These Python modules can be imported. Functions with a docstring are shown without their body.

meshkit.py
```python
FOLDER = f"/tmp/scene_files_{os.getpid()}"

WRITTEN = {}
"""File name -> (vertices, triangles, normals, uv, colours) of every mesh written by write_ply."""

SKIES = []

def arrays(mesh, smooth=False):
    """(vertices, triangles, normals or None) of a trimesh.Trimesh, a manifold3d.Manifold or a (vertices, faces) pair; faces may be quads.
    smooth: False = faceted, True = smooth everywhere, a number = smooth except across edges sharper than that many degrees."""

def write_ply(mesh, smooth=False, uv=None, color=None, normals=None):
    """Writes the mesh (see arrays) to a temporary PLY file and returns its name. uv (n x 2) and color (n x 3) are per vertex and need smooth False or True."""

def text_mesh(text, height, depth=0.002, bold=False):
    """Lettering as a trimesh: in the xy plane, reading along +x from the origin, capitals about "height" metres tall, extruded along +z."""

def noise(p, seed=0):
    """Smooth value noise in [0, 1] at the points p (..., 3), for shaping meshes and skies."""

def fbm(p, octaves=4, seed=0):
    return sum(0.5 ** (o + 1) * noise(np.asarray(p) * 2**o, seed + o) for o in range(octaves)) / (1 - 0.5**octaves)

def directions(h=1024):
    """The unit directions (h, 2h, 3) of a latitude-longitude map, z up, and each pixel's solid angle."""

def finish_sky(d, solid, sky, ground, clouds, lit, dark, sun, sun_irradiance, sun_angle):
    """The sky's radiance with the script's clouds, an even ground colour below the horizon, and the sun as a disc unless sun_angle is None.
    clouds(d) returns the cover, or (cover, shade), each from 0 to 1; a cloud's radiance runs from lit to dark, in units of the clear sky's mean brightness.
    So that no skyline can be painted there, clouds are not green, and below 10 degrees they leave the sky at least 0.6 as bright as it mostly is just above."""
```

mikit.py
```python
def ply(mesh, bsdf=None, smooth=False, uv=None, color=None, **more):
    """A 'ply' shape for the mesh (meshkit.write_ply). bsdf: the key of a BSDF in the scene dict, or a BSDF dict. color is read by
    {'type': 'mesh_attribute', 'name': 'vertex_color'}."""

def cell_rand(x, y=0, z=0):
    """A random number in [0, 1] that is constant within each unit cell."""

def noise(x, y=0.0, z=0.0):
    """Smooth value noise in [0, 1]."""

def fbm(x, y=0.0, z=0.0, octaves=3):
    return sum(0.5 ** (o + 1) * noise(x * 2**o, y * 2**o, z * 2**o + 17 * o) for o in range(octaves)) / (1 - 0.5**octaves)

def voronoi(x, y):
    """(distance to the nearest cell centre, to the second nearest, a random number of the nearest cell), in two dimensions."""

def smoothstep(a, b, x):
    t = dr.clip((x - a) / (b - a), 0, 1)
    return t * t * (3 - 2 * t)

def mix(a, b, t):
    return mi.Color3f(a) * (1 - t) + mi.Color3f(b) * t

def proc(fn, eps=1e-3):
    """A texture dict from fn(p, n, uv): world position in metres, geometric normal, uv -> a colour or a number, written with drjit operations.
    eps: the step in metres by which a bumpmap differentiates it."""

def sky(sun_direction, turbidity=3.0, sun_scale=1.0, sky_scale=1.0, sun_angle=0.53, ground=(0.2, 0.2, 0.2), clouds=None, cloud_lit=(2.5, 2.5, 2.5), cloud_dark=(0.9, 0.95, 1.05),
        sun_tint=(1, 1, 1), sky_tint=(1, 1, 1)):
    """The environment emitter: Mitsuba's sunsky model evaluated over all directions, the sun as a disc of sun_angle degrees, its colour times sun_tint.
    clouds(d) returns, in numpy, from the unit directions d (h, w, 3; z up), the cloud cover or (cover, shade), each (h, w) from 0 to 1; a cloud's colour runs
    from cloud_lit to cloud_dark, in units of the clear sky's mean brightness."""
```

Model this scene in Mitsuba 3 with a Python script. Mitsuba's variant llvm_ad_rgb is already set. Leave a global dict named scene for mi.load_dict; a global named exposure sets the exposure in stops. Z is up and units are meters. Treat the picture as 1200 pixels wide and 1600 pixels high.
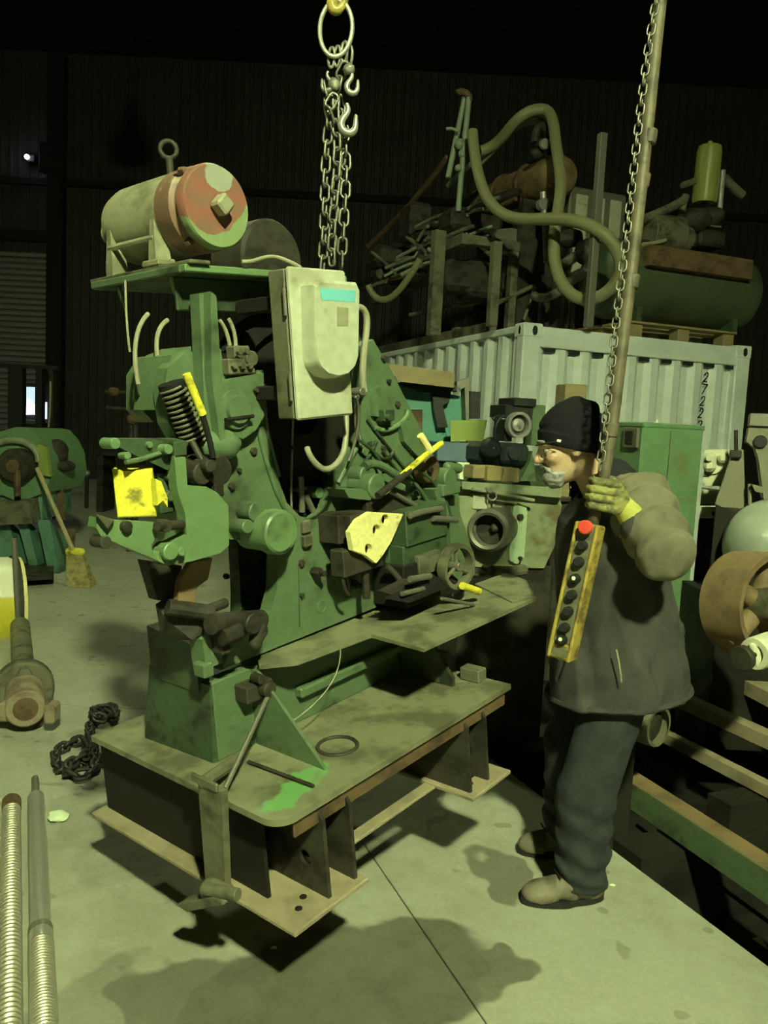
import math, random
import numpy as np, trimesh, shapely.geometry as sg, shapely.affinity as sa
import drjit as dr, mitsuba as mi
import mikit, meshkit
from manifold3d import Manifold

# ------------------------------------------------------------------ camera (1200x1600, focal length 1265 px)
T4 = mi.ScalarTransform4f
FOC, PITCH, ROLL = 1265.0, math.radians(5.8), math.radians(2.9)
EYE = np.array([0.0, 0.0, 1.5])
FW = np.array([0, math.cos(PITCH), -math.sin(PITCH)])
R0, U0 = np.array([1.0, 0, 0]), np.array([0, math.sin(PITCH), math.cos(PITCH)])
CR = math.cos(ROLL) * R0 + math.sin(ROLL) * U0
CU = math.cos(ROLL) * U0 - math.sin(ROLL) * R0
scene, labels = {"type": "scene"}, {}
scene["camera"] = {"type": "perspective", "fov": math.degrees(2 * math.atan(600 / FOC)), "fov_axis": "x", "near_clip": 0.05, "far_clip": 200.0,
                   "to_world": T4().look_at(origin=EYE.tolist(), target=(EYE + FW).tolist(), up=CU.tolist())}
exposure = 2.75

# ------------------------------------------------------------------ light: high bay lamps of a dark hall at night
LAMP_RGB = np.array([0.86, 1.0, 0.52])
LAMPS = [  # position, disc radius, radiance, aim, label
    ((0.95, -2.3, 5.15), 0.17, 400.0, (0.15, 2.9, 0.6), "high bay lamp over the open floor in front of the punching machine"),
    ((-2.2, 7.2, 6.2), 0.20, 26.0, (-1.2, 4.2, 0.0), "high bay lamp over the far left floor by the broom"),
    ((-8.0, 13.0, 6.8), 0.20, 9.0, (-7.0, 15.0, 0.0), "high bay lamp near the roller door"),
]
scene["night_glow"] = {"type": "constant", "radiance": {"type": "rgb", "value": [0.0006, 0.0008, 0.0006]}}

# ------------------------------------------------------------------ helpers
rng = random.Random(5)
def ray(x, y): return (x - 600) / FOC * CR - (y - 800) / FOC * CU + FW
def nrm(v): v = np.asarray(v, float); return v / np.linalg.norm(v)

class Frame:
    """Right-handed local axes; P(x, y, d) is where the picture point's ray meets the plane second coordinate = d."""
    def __init__(s, o, e1, e2, e3):
        s.o, s.E = np.asarray(o, float), np.array([e1, e2, e3], float)
        s.T = np.eye(4); s.T[:3, :3] = s.E.T; s.T[:3, 3] = s.o
    def w(s, p): return s.o + np.asarray(p, float) @ s.E
    def on(s, x, y, axis, val):
        d, n = ray(x, y), s.E[axis]
        t = ((s.o - EYE) @ n + val) / (d @ n)
        return s.E @ (EYE + d * t - s.o)
    def P(s, x, y, d): return s.on(x, y, 1, d)
    def sc(s, x, y, d): return ((s.w(s.P(x, y, d)) - EYE) @ FW) / FOC
W = Frame([0, 0, 0], [1, 0, 0], [0, 1, 0], [0, 0, 1])
def c2w(v): return v[0] * CR - v[1] * CU + v[2] * FW
mu = nrm(c2w([1100, -280, 1265])); mv = c2w([-1486, -147, 1265]); mv = nrm(mv - mu * (mu @ mv)); mw = np.cross(mu, mv)
_d = ray(435, 1290)
M = Frame(EYE + _d * 1.87 / _d[1], mu, mv, mw)          # the hoisted machine hangs slightly tilted
_p = W.on(820, 503, 2, 2.45)
K = Frame([_p[0], _p[1], 0], [0.935, 0.3546, 0], [-0.3546, 0.935, 0], [0, 0, 1])    # the shipping container

def cat(*ms):
    out = []
    for m in ms:
        if isinstance(m, (list, tuple)): out += [x for x in m]
        else: out.append(m)
    return trimesh.util.concatenate(out)
def man(m):
    g = m.to_mesh(); return trimesh.Trimesh(g.vert_properties[:, :3], g.tri_verts, process=False)
def box(a0, a1, b0, b1, c0, c1, bev=0.004):
    a0, a1 = sorted((a0, a1)); b0, b1 = sorted((b0, b1)); c0, c1 = sorted((c0, c1))
    e = min(bev, 0.3 * (a1 - a0), 0.3 * (b1 - b0), 0.3 * (c1 - c0))
    if e <= 0.0004:
        return trimesh.creation.box(bounds=[[a0, b0, c0], [a1, b1, c1]])
    pts = []
    for x, sx in ((a0, 1), (a1, -1)):
        for y, sy in ((b0, 1), (b1, -1)):
            for z, sz in ((c0, 1), (c1, -1)):
                pts += [[x + sx * e, y + sy * e, z], [x + sx * e, y, z + sz * e], [x, y + sy * e, z + sz * e]]
    return trimesh.convex.convex_hull(np.array(pts))
def basis(d):
    d = nrm(d); a = np.cross(d, [0, 0, 1] if abs(d[2]) < 0.9 else [1, 0, 0]); a = nrm(a)
    return a, np.cross(d, a), d
def lathe(prof, p0, axis, n=28):
    """prof: list of (radius, distance along axis)."""
    a, b, d = basis(axis); th = np.arange(n) * 2 * np.pi / n
    prof = [(max(r, 1e-5), h) for r, h in prof]
    V = np.array([np.asarray(p0) + r * (np.cos(t) * a + np.sin(t) * b) + h * d for r, h in prof for t in th]); F = []
    for i in range(len(prof) - 1):
        for j in range(n):
            k = (j + 1) % n
            F += [[i * n + j, i * n + k, (i + 1) * n + k], [i * n + j, (i + 1) * n + k, (i + 1) * n + j]]
    m = trimesh.Trimesh(V, F, process=False)
    if prof[0][1] > prof[-1][1]: m.invert()
    return m
def cyl(p0, p1, r, r2=None, n=24, ch=0.0):
    p0, p1 = np.asarray(p0, float), np.asarray(p1, float); L = np.linalg.norm(p1 - p0); r2 = r if r2 is None else r2
    ch = ch or min(0.12 * r, 0.15 * L, 0.006)
    return lathe([(0, 0), (r - ch, 0), (r, ch), (r2, L - ch), (r2 - ch, L), (0, L)], p0, p1 - p0, n)
def spline(pts, n):
    pts = np.asarray(pts, float)
    if len(pts) < 3:
        return pts[0] + (pts[-1] - pts[0]) * np.linspace(0, 1, n)[:, None]
    from scipy.interpolate import CubicSpline
    t = np.concatenate([[0], np.cumsum(np.linalg.norm(np.diff(pts, axis=0), axis=1) ** 0.5)])
    return CubicSpline(t, pts)(np.linspace(0, t[-1], n))
def tube(pts, r, n=10, seg=None, smooth=True, closed=False):
    pts = np.asarray(pts, float)
    q = spline(pts, seg or 7 * len(pts)) if smooth else pts
    if closed: q = q[:-1] if np.linalg.norm(q[0] - q[-1]) < 1e-9 else q
    m = len(q); tg = (np.roll(q, -1, 0) - np.roll(q, 1, 0)) if closed else np.gradient(q, axis=0)
    tg /= np.linalg.norm(tg, axis=1, keepdims=True) + 1e-12
    a, _, _ = basis(tg[0]); th = np.arange(n) * 2 * np.pi / n; V = []
    rr = np.broadcast_to(np.interp(np.linspace(0, 1, m), np.linspace(0, 1, np.size(r)), np.atleast_1d(r)) if np.size(r) > 1 else r, m)
    for i in range(m):
        a = a - tg[i] * (a @ tg[i]); a = nrm(a); b = np.cross(tg[i], a)
        V += [q[i] + rr[i] * (np.cos(t) * a + np.sin(t) * b) for t in th]
    F = []
    for i in range(m if closed else m - 1):
        i2 = (i + 1) % m
        for j in range(n):
            k = (j + 1) % n
            F += [[i * n + j, i * n + k, i2 * n + k], [i * n + j, i2 * n + k, i2 * n + j]]
    if not closed:
        V += [q[0], q[-1]]
        for j in range(n):
            k = (j + 1) % n
            F += [[len(V) - 2, k, j], [len(V) - 1, (m - 1) * n + j, (m - 1) * n + k]]
    return trimesh.Trimesh(np.array(V), F, process=False)
def torus(c, axis, R, r, n=32, k=10, sx=1.0):
    a, b, _ = basis(axis); th = np.arange(n) * 2 * np.pi / n
    return tube([np.asarray(c) + R * (sx * np.cos(t) * a + np.sin(t) * b) for t in th], r, k, smooth=False, closed=True)
def coil(p0, p1, R, r, turns, k=6):
    p0, p1 = np.asarray(p0, float), np.asarray(p1, float); a, b, d = basis(p1 - p0); n = int(turns * 14)
    t = np.linspace(0, 1, n)
    return tube([p0 + (p1 - p0) * s + R * (np.cos(6.2832 * turns * s) * a + np.sin(6.2832 * turns * s) * b) for s in t], r, k, smooth=False)
def prism(poly, b0, b1, axis=1):
    """poly: (x, y) of the two coordinates other than axis, extruded from b0 to b1 along axis."""
    g = poly if hasattr(poly, "geom_type") else sg.Polygon(poly)
    g = g.buffer(0)
    ms = [trimesh.creation.extrude_polygon(x, abs(b1 - b0), engine="earcut") for x in getattr(g, "geoms", [g]) if x.area > 1e-8]
    m = cat(ms); v = np.array(m.vertices); lo = min(b0, b1)
    if axis == 1: nv = np.stack([v[:, 0], lo + v[:, 2], v[:, 1]], 1); fl = True
    elif axis == 2: nv = np.stack([v[:, 0], v[:, 1], lo + v[:, 2]], 1); fl = False
    else: nv = np.stack([lo + v[:, 2], v[:, 0], v[:, 1]], 1); fl = False
    m = trimesh.Trimesh(nv, m.faces, process=False)
    if fl: m.invert()
    return m
def bolt(p, d, r=0.014, h=0.012):
    d = nrm(d); return lathe([(0, 0), (r, 0), (r, h * 0.8), (r * 0.85, h), (0, h)], p, d, 6)
def hull(pts): return trimesh.convex.convex_hull(np.asarray(pts, float))
def hsph(*cs):
    """hull of spheres (x, y, z, r)."""
    return hull(np.vstack([trimesh.creation.icosphere(2, r).vertices + [x, y, z] for x, y, z, r in cs]))
def lump(p, r, seed=0, amp=0.25):
    m = trimesh.creation.icosphere(2, 1.0); v = np.array(m.vertices)
    k = 1 + amp * (meshkit.fbm(v * 1.6 + seed * 7.3) - 0.5) * 2
    return trimesh.Trimesh(np.asarray(p) + v * k[:, None] * np.asarray(r), m.faces, process=False)
# picture-measured shapes on a plane of a frame
def pp(fr, pts, d): return [fr.P(x, y, d)[[0, 2]] for x, y in pts]
def slab(fr, pts, d, th, holes=()):
    return prism(sg.Polygon(pp(fr, pts, d), [pp(fr, h, d) for h in holes]), d, d + th)
def rect(fr, x0, y0, x1, y1, d, th, bev=0.004):
    p, q = fr.P(x0, y0, d), fr.P(x1, y1, d)
    return box(p[0], q[0], d, d + th, p[2], q[2], bev)
def disc(fr, x, y, d, th, rp, n=28, ch=0.0):
    p = fr.P(x, y, d); r = rp * fr.sc(x, y, d)
    return cyl(p, p + np.array([0, th, 0]), r, n=n, ch=ch)
def rod(fr, pts, rp, n=10, smooth=True):
    q = [fr.P(x, y, d) for x, y, d in pts]
    return tube(q, rp * fr.sc(*pts[0]), n, smooth=smooth)

USED = {}
def numbered(key):
    n = USED.get(key, 0); USED[key] = n + 1
    return key if n == 0 else f"{key}_{n:03d}"
def thing(name, label, cat_, group=None):
    k = numbered(name); labels[k] = {"label": label, "category": cat_}
    if group: labels[k]["group"] = group
    return k
def add(name, mesh, mat, parent=None, fr=W, smooth=35, label=None, kind=None, **more):
    k = numbered((parent + "__" if parent else "") + name)
    m = mesh.copy(); m.apply_transform(fr.T)
    scene[k] = mikit.ply(m, "m_" + mat, smooth=smooth, **more)
    if label or kind:
        labels.setdefault(k, {})
        if label: labels[k]["label"] = label
        if kind: labels[k]["kind"] = kind
    return k
def each(name, meshes, mat, parent, fr=W, smooth=35):
    return [add(name, m, mat, parent, fr, smooth) for m in meshes]
def single(name, label, cat_, mesh, mat, fr=W, smooth=35, group=None, **more):
    k = add(name, mesh, mat, None, fr, smooth, **more); labels[k] = {"label": label, "category": cat_}
    if group: labels[k]["group"] = group
    return k
def struct(name, mesh, mat, parent=None, fr=W, smooth=False, label=None, **more):
    k = add(name, mesh, mat, parent, fr, smooth, **more)
    if parent is None: labels[k] = {"kind": "structure"}
    if label: labels.setdefault(k, {})["label"] = label
    return k
def place(name, ply_dict, mat4, parent):
    k = numbered(parent + "__" + name); scene[k] = {**ply_dict, "to_world": T4(mat4)}
    return k

# surface of an implicit function (naive surface nets)
def implicit(f, lo, hi, h):
    lo = np.asarray(lo, float); n = np.ceil((np.asarray(hi) - lo) / h).astype(int) + 1
    g = np.stack(np.meshgrid(*[lo[k] + h * np.arange(n[k]) for k in range(3)], indexing="ij"), -1)
    v = f(g.reshape(-1, 3)).reshape(n); acc = np.zeros((*(n - 1), 3)); cnt = np.zeros(n - 1, int); edges = []
    for k in range(3):
        sl0, sl1 = [slice(None)] * 3, [slice(None)] * 3; sl0[k], sl1[k] = slice(0, -1), slice(1, None)
        a, b = v[tuple(sl0)], v[tuple(sl1)]; idx = np.argwhere((a < 0) != (b < 0))
        i, j = [x for x in range(3) if x != k]
        ok = (idx[:, i] > 0) & (idx[:, j] > 0) & (idx[:, i] < n[i] - 1) & (idx[:, j] < n[j] - 1); idx = idx[ok]
        va, vb = a[tuple(idx.T)], b[tuple(idx.T)]; p = g[tuple(idx.T)].copy(); p[:, k] += h * va / (va - vb)
        cells = []
        for di, dj in ((-1, -1), (0, -1), (0, 0), (-1, 0)):
            c = idx.copy(); c[:, i] += di; c[:, j] += dj; cells.append(c)
            np.add.at(acc, tuple(c.T), p); np.add.at(cnt, tuple(c.T), 1)
        edges.append((cells, (va < 0) ^ (k == 1)))
    num = -np.ones(n - 1, int); on = cnt > 0; num[on] = np.arange(on.sum()); V = acc[on] / cnt[on][:, None]; F = []
    for cells, fl in edges:
        q = np.stack([num[tuple(c.T)] for c in cells], 1); q = np.where(fl[:, None], q, q[:, ::-1])
        F += [q[:, [0, 1, 2]], q[:, [0, 2, 3]]]
    return trimesh.Trimesh(V, np.vstack(F), process=False)
def s_rc(P, a, b, ra, rb):
    a, b = np.asarray(a, float), np.asarray(b, float); d = b - a
    t = np.clip(((P - a) @ d) / (d @ d + 1e-12), 0, 1)
    return np.linalg.norm(P - a - t[:, None] * d, axis=1) - (ra + (rb - ra) * t)
def s_el(P, c, r, B=None):
    q = P - np.asarray(c, float)
    if B is not None: q = q @ np.asarray(B).T
    k = np.linalg.norm(q / np.asarray(r), axis=1); return (k - 1) * min(r)
def smin(k, *ds):
    o = ds[0]
    for d in ds[1:]:
        h = np.clip(0.5 + 0.5 * (d - o) / k, 0, 1); o = d * (1 - h) + o * h - k * h * (1 - h)
    return o

# ------------------------------------------------------------------ materials
fbm, noise, smoothstep, mix = mikit.fbm, mikit.noise, mikit.smoothstep, mikit.mix
def rgb(c): return {"type": "rgb", "value": [float(x) for x in c]}
def S(r, g, b):
    f = lambda v: (v / 255 / 12.92) if v <= 10 else ((v / 255 + 0.055) / 1.055) ** 2.4
    return np.array([f(r), f(g), f(b)])
def mat(name, color, rough=0.6, metal=0.0, spec=0.5, **kw):
    col = mikit.proc(color) if callable(color) else rgb(color)
    scene["m_" + name] = {"type": "twosided", "bsdf": {"type": "principled", "base_color": col, "roughness": float(rough), "metallic": float(metal), "specular": float(spec), **kw}}
def worn(base, dirt, s=9.0, lo=0.5, hi=0.75, seed=0.0, speck=0.0):
    base, dirt = [float(x) for x in base], [float(x) for x in dirt]
    def fn(p, n, uv):
        a = fbm(p.x * s + seed, p.y * s, p.z * s, 4)
        b = fbm(p.x * s * 5 + seed, p.y * s * 5, p.z * s * 5, 2)
        k = smoothstep(lo, hi, a * 0.75 + b * 0.25)
        return mix(base, dirt, k) * (0.88 + 0.24 * b)
    return fn
mat("green", worn((0.090, 0.136, 0.068), (0.036, 0.042, 0.024), 7, 0.50, 0.78), 0.5)
mat("green_light", worn((0.120, 0.195, 0.085), (0.06, 0.08, 0.04), 8, 0.52, 0.82), 0.45)
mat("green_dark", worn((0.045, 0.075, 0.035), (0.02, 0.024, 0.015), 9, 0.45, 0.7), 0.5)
mat("grime", worn((0.125, 0.12, 0.074), (0.045, 0.042, 0.026), 8, 0.42, 0.70), 0.55)
mat("rusty", worn((0.12, 0.075, 0.035), (0.05, 0.03, 0.016), 10, 0.4, 0.7), 0.75)
mat("rust_bright", worn((0.20, 0.135, 0.065), (0.12, 0.08, 0.04), 9, 0.4, 0.72), 0.75)
mat("black_steel", (0.014, 0.013, 0.011), 0.65, spec=0.2)
mat("dark_grime", worn((0.042, 0.037, 0.026), (0.018, 0.015, 0.011), 14, 0.4, 0.7), 0.6, spec=0.3)
mat("tan_dust", worn((0.27, 0.225, 0.14), (0.17, 0.14, 0.085), 9, 0.45, 0.75), 0.7)
mat("steel", (0.38, 0.365, 0.30), 0.30, 0.5)
mat("dull_steel", (0.22, 0.21, 0.165), 0.5, 0.6)
mat("chrome", (0.70, 0.70, 0.66), 0.28, 0.75)
mat("cream", worn((0.40, 0.41, 0.30), (0.20, 0.185, 0.11), 9, 0.5, 0.8), 0.45)
mat("motor_beige", worn((0.27, 0.26, 0.165), (0.155, 0.15, 0.09), 11, 0.45, 0.7), 0.55)
mat("motor_red", worn((0.18, 0.105, 0.065), (0.25, 0.21, 0.13), 9, 0.55, 0.70, 3.0), 0.5)
mat("yellow", worn((0.66, 0.58, 0.05), (0.22, 0.19, 0.03), 22, 0.52, 0.70), 0.45)
mat("pale_yellow", worn((0.75, 0.68, 0.28), (0.40, 0.35, 0.12), 20, 0.6, 0.75), 0.5)
mat("container", worn((0.60, 0.645, 0.60), (0.47, 0.51, 0.46), 3, 0.5, 0.8), 0.45)
mat("wood", lambda p, n, uv: mix((0.29, 0.235, 0.115), (0.19, 0.145, 0.07), fbm(p.x * 7 + p.y * 3, p.z * 60, p.y * 20, 3)), 0.75)
mat("hose", (0.215, 0.205, 0.105), 0.55)
mat("cable", (0.27, 0.255, 0.17), 0.5)
mat("ink", (0.012, 0.013, 0.012), 0.6)
mat("rubber", (0.012, 0.012, 0.011), 0.55)
mat("teal_label", (0.16, 0.46, 0.50), 0.45)
mat("green_dark2", worn((0.060, 0.078, 0.042), (0.038, 0.048, 0.028), 4, 0.45, 0.75), 0.4)
mat("green_cab", worn((0.125, 0.225, 0.11), (0.14, 0.15, 0.06), 5, 0.56, 0.75), 0.4)
mat("olive_yellow", (0.22, 0.23, 0.06), 0.4)
mat("teal", (0.075, 0.24, 0.175), 0.5)
mat("lime", (0.22, 0.28, 0.06), 0.55)
mat("blue", (0.10, 0.15, 0.20), 0.5)
mat("black_blue", (0.018, 0.022, 0.026), 0.45)
mat("grey_green", worn((0.21, 0.24, 0.14), (0.12, 0.10, 0.05), 7, 0.5, 0.75), 0.5)
mat("mint", worn((0.34, 0.44, 0.27), (0.25, 0.30, 0.17), 12, 0.55, 0.8), 0.5)
mat("pale_mint", (0.62, 0.70, 0.48), 0.5)
mat("wood_dark", (0.24, 0.19, 0.075), 0.7)
mat("cream_light", (0.60, 0.60, 0.42), 0.5)
mat("taupe", (0.20, 0.185, 0.125), 0.55)
mat("grey_paint", (0.36, 0.39, 0.31), 0.4)
mat("teal_dark", worn((0.10, 0.22, 0.15), (0.05, 0.09, 0.06), 5, 0.45, 0.75), 0.5)
mat("wood_pale", (0.34, 0.29, 0.16), 0.6)
mat("straw", worn((0.32, 0.27, 0.10), (0.16, 0.14, 0.06), 30, 0.4, 0.7), 0.8)
mat("rusty_pale", worn((0.24, 0.20, 0.13), (0.15, 0.11, 0.07), 14, 0.4, 0.7), 0.6)
mat("steel_worn", (0.34, 0.32, 0.23), 0.40, 0.5)
mat("black_chain_m", (0.022, 0.020, 0.016), 0.55)
mat("skin", worn((0.50, 0.33, 0.21), (0.42, 0.245, 0.15), 30, 0.5, 0.8), 0.5)
mat("eye_white", (0.6, 0.58, 0.52), 0.3)
mat("beard", worn((0.33, 0.325, 0.30), (0.18, 0.175, 0.165), 120, 0.4, 0.7), 0.8)
mat("knit", (0.012, 0.012, 0.014), 0.9, spec=0.1)
mat("jacket", worn((0.056, 0.054, 0.050), (0.038, 0.037, 0.036), 12, 0.4, 0.7), 0.85, spec=0.2)
mat("collar", (0.022, 0.022, 0.026), 0.9, spec=0.1)
mat("denim", worn((0.034, 0.037, 0.039), (0.022, 0.025, 0.027), 16, 0.4, 0.7), 0.85, spec=0.2)
mat("boot", worn((0.17, 0.145, 0.10), (0.09, 0.075, 0.05), 20, 0.4, 0.7), 0.65)
mat("glove", worn((0.26, 0.245, 0.075), (0.10, 0.095, 0.045), 28, 0.42, 0.62), 0.75)
mat("glove_yellow", worn((0.36, 0.35, 0.075), (0.24, 0.225, 0.055), 30, 0.5, 0.8), 0.8)
mat("yellow_worn", worn((0.36, 0.27, 0.055), (0.15, 0.10, 0.035), 22, 0.42, 0.66), 0.45)
mat("red_plastic", (0.72, 0.075, 0.05), 0.35)
mat("pole", worn((0.105, 0.085, 0.050), (0.05, 0.04, 0.024), 16, 0.4, 0.7), 0.6)
def drum_glare_fn(p, n, uv):
    return mix((0.62, 0.55, 0.05), (0.75, 0.75, 0.55), smoothstep(0.28, 0.30, p.z))  # upper part whitened: overexposed glare put into the drum's colour
mat("drum_glare", drum_glare_fn, 0.35)
mat("hose_pale", (0.22, 0.27, 0.19), 0.5)
mat("jacket_lit", worn((0.155, 0.14, 0.095), (0.115, 0.105, 0.072), 14, 0.4, 0.7), 0.85, spec=0.2)  # jacket cloth lightened: strong light on the upper arm put into colour
# ------------------------------------------------------------------ the hall
def G(x, y, z=0.0): return W.on(x, y, 2, z)
STAINS = [  # centre, half sizes, turn, strength: oil soaked into the concrete
    (-0.13, 1.98, 0.36, 0.30, 0.5, 1.0), (0.10, 2.10, 0.30, 0.22, 0.3, 1.0), (-0.42, 2.00, 0.20, 0.17, 0.0, 0.85), (-0.62, 1.88, 0.20, 0.22, 0.2, 0.45),
    (0.31, 2.13, 0.15, 0.11, 0.0, 0.9), (0.47, 2.68, 0.09, 0.17, 0.2, 0.8), (0.77, 2.66, 0.06, 0.05, 0.0, 0.6), (-1.15, 3.75, 0.30, 0.12, 0.2, 0.30), (-0.9, 2.9, 0.25, 0.5, 0.2, 0.25)]
def floor_fn(p, n, uv):
    a = fbm(p.x * 1.6, p.y * 1.6, 0.0, 4); b = fbm(p.x * 17, p.y * 17, 3.0, 3); c = fbm(p.x * 90, p.y * 90, 5.0, 2)
    col = mix((0.33, 0.335, 0.255), (0.275, 0.275, 0.205), smoothstep(0.35, 0.7, a * 0.7 + b * 0.3)) * (0.93 + 0.14 * c)
    wx, wy = (fbm(p.x * 6, p.y * 6, 9.0, 3) - 0.5) * 0.22, (fbm(p.x * 6, p.y * 6, 29.0, 3) - 0.5) * 0.22
    k = mi.Float(0)
    for cx, cy, rx, ry, t, s in STAINS:
        dx, dy = p.x - cx + wx, p.y - cy + wy
        u, v = dx * math.cos(t) + dy * math.sin(t), dy * math.cos(t) - dx * math.sin(t)
        k = dr.maximum(k, s * smoothstep(1.12, 0.93, dr.sqrt(dr.square(u / rx) + dr.square(v / ry))))
    col = mix(col, mi.Color3f(col) * mi.Color3f(0.40, 0.37, 0.35) * (0.75 + 0.5 * b), k)
    sp = smoothstep(0.80, 0.86, fbm(p.x * 13, p.y * 13, 41.0, 2))
    return mix(col, (0.12, 0.115, 0.08), sp * 0.4)
mat("concrete", floor_fn, 0.55, spec=0.35)
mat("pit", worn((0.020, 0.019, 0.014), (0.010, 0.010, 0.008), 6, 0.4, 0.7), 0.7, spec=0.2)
mat("wall", worn((0.036, 0.033, 0.026), (0.028, 0.026, 0.021), 1.5, 0.4, 0.7), 0.7)
mat("shutter", (0.20, 0.21, 0.19), 0.6, 0.0)
mat("roof", (0.02, 0.02, 0.018), 0.9, spec=0.1)

A_, B_ = G(880, 1270), G(1200, 1510)
pd = nrm((A_ - B_)[:2]); pn = np.array([pd[1], -pd[0]])         # along the floor's edge, and away from it to the right
edge = A_[:2]
J0, J1 = G(600, 1365)[:2], G(760, 1600)[:2]; jd = nrm(J0 - J1)
far, near = edge + pd * 3.2, edge - pd * 3.4
# floor slabs: joint along the saw cut; the floor ends at the trough with the steel rails
def floor_piece(poly, name="slab"):
    return add(name, prism(sg.Polygon(poly), -0.12, 0.0, 2), "concrete", "floor", smooth=False)
labels["floor"] = {"kind": "structure"}
USED["floor"] = 1
jm = J0 + jd * 1.55; jl = np.array([-jd[1], jd[0]])
g = 0.003
cut0, cut1 = J1 - jd * 3.5, jm
floor_piece([cut0 - [g, 0], cut1 - [g, 0], [-12, cut1[1]], [-12, cut0[1]]])
floor_piece([cut0 + [g, 0], near, far[0:2] * 0 + (near + (far - near) * 0.75), [(near + (far - near) * 0.75)[0], cut1[1]], cut1 + [g, 0]])
f1 = near + (far - near) * 0.75
floor_piece([[-12, jm[1] + g * 2], [jm[0], jm[1] + g * 2], [f1[0], jm[1] + g * 2], f1, far, far + pn * 1.6, near + pn * 1.6, [14, near[1]], [14, 24], [-12, 24]])
floor_piece([[-12, cut0[1] - g], [14, cut0[1] - g], [14, -6], [-12, -6]])
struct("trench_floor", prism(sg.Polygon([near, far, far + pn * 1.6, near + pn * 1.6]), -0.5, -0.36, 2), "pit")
struct("trench_side", cat(prism(sg.Polygon([far, far + pn * 1.6, far + pn * 1.6 + pd * 0.1, far + pd * 0.1]), -0.5, -0.12, 2), prism(sg.Polygon([near + pn * 1.6, far + pn * 1.6, far + pn * 1.7, near + pn * 1.7]), -0.5, -0.12, 2)), "pit")

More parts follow.
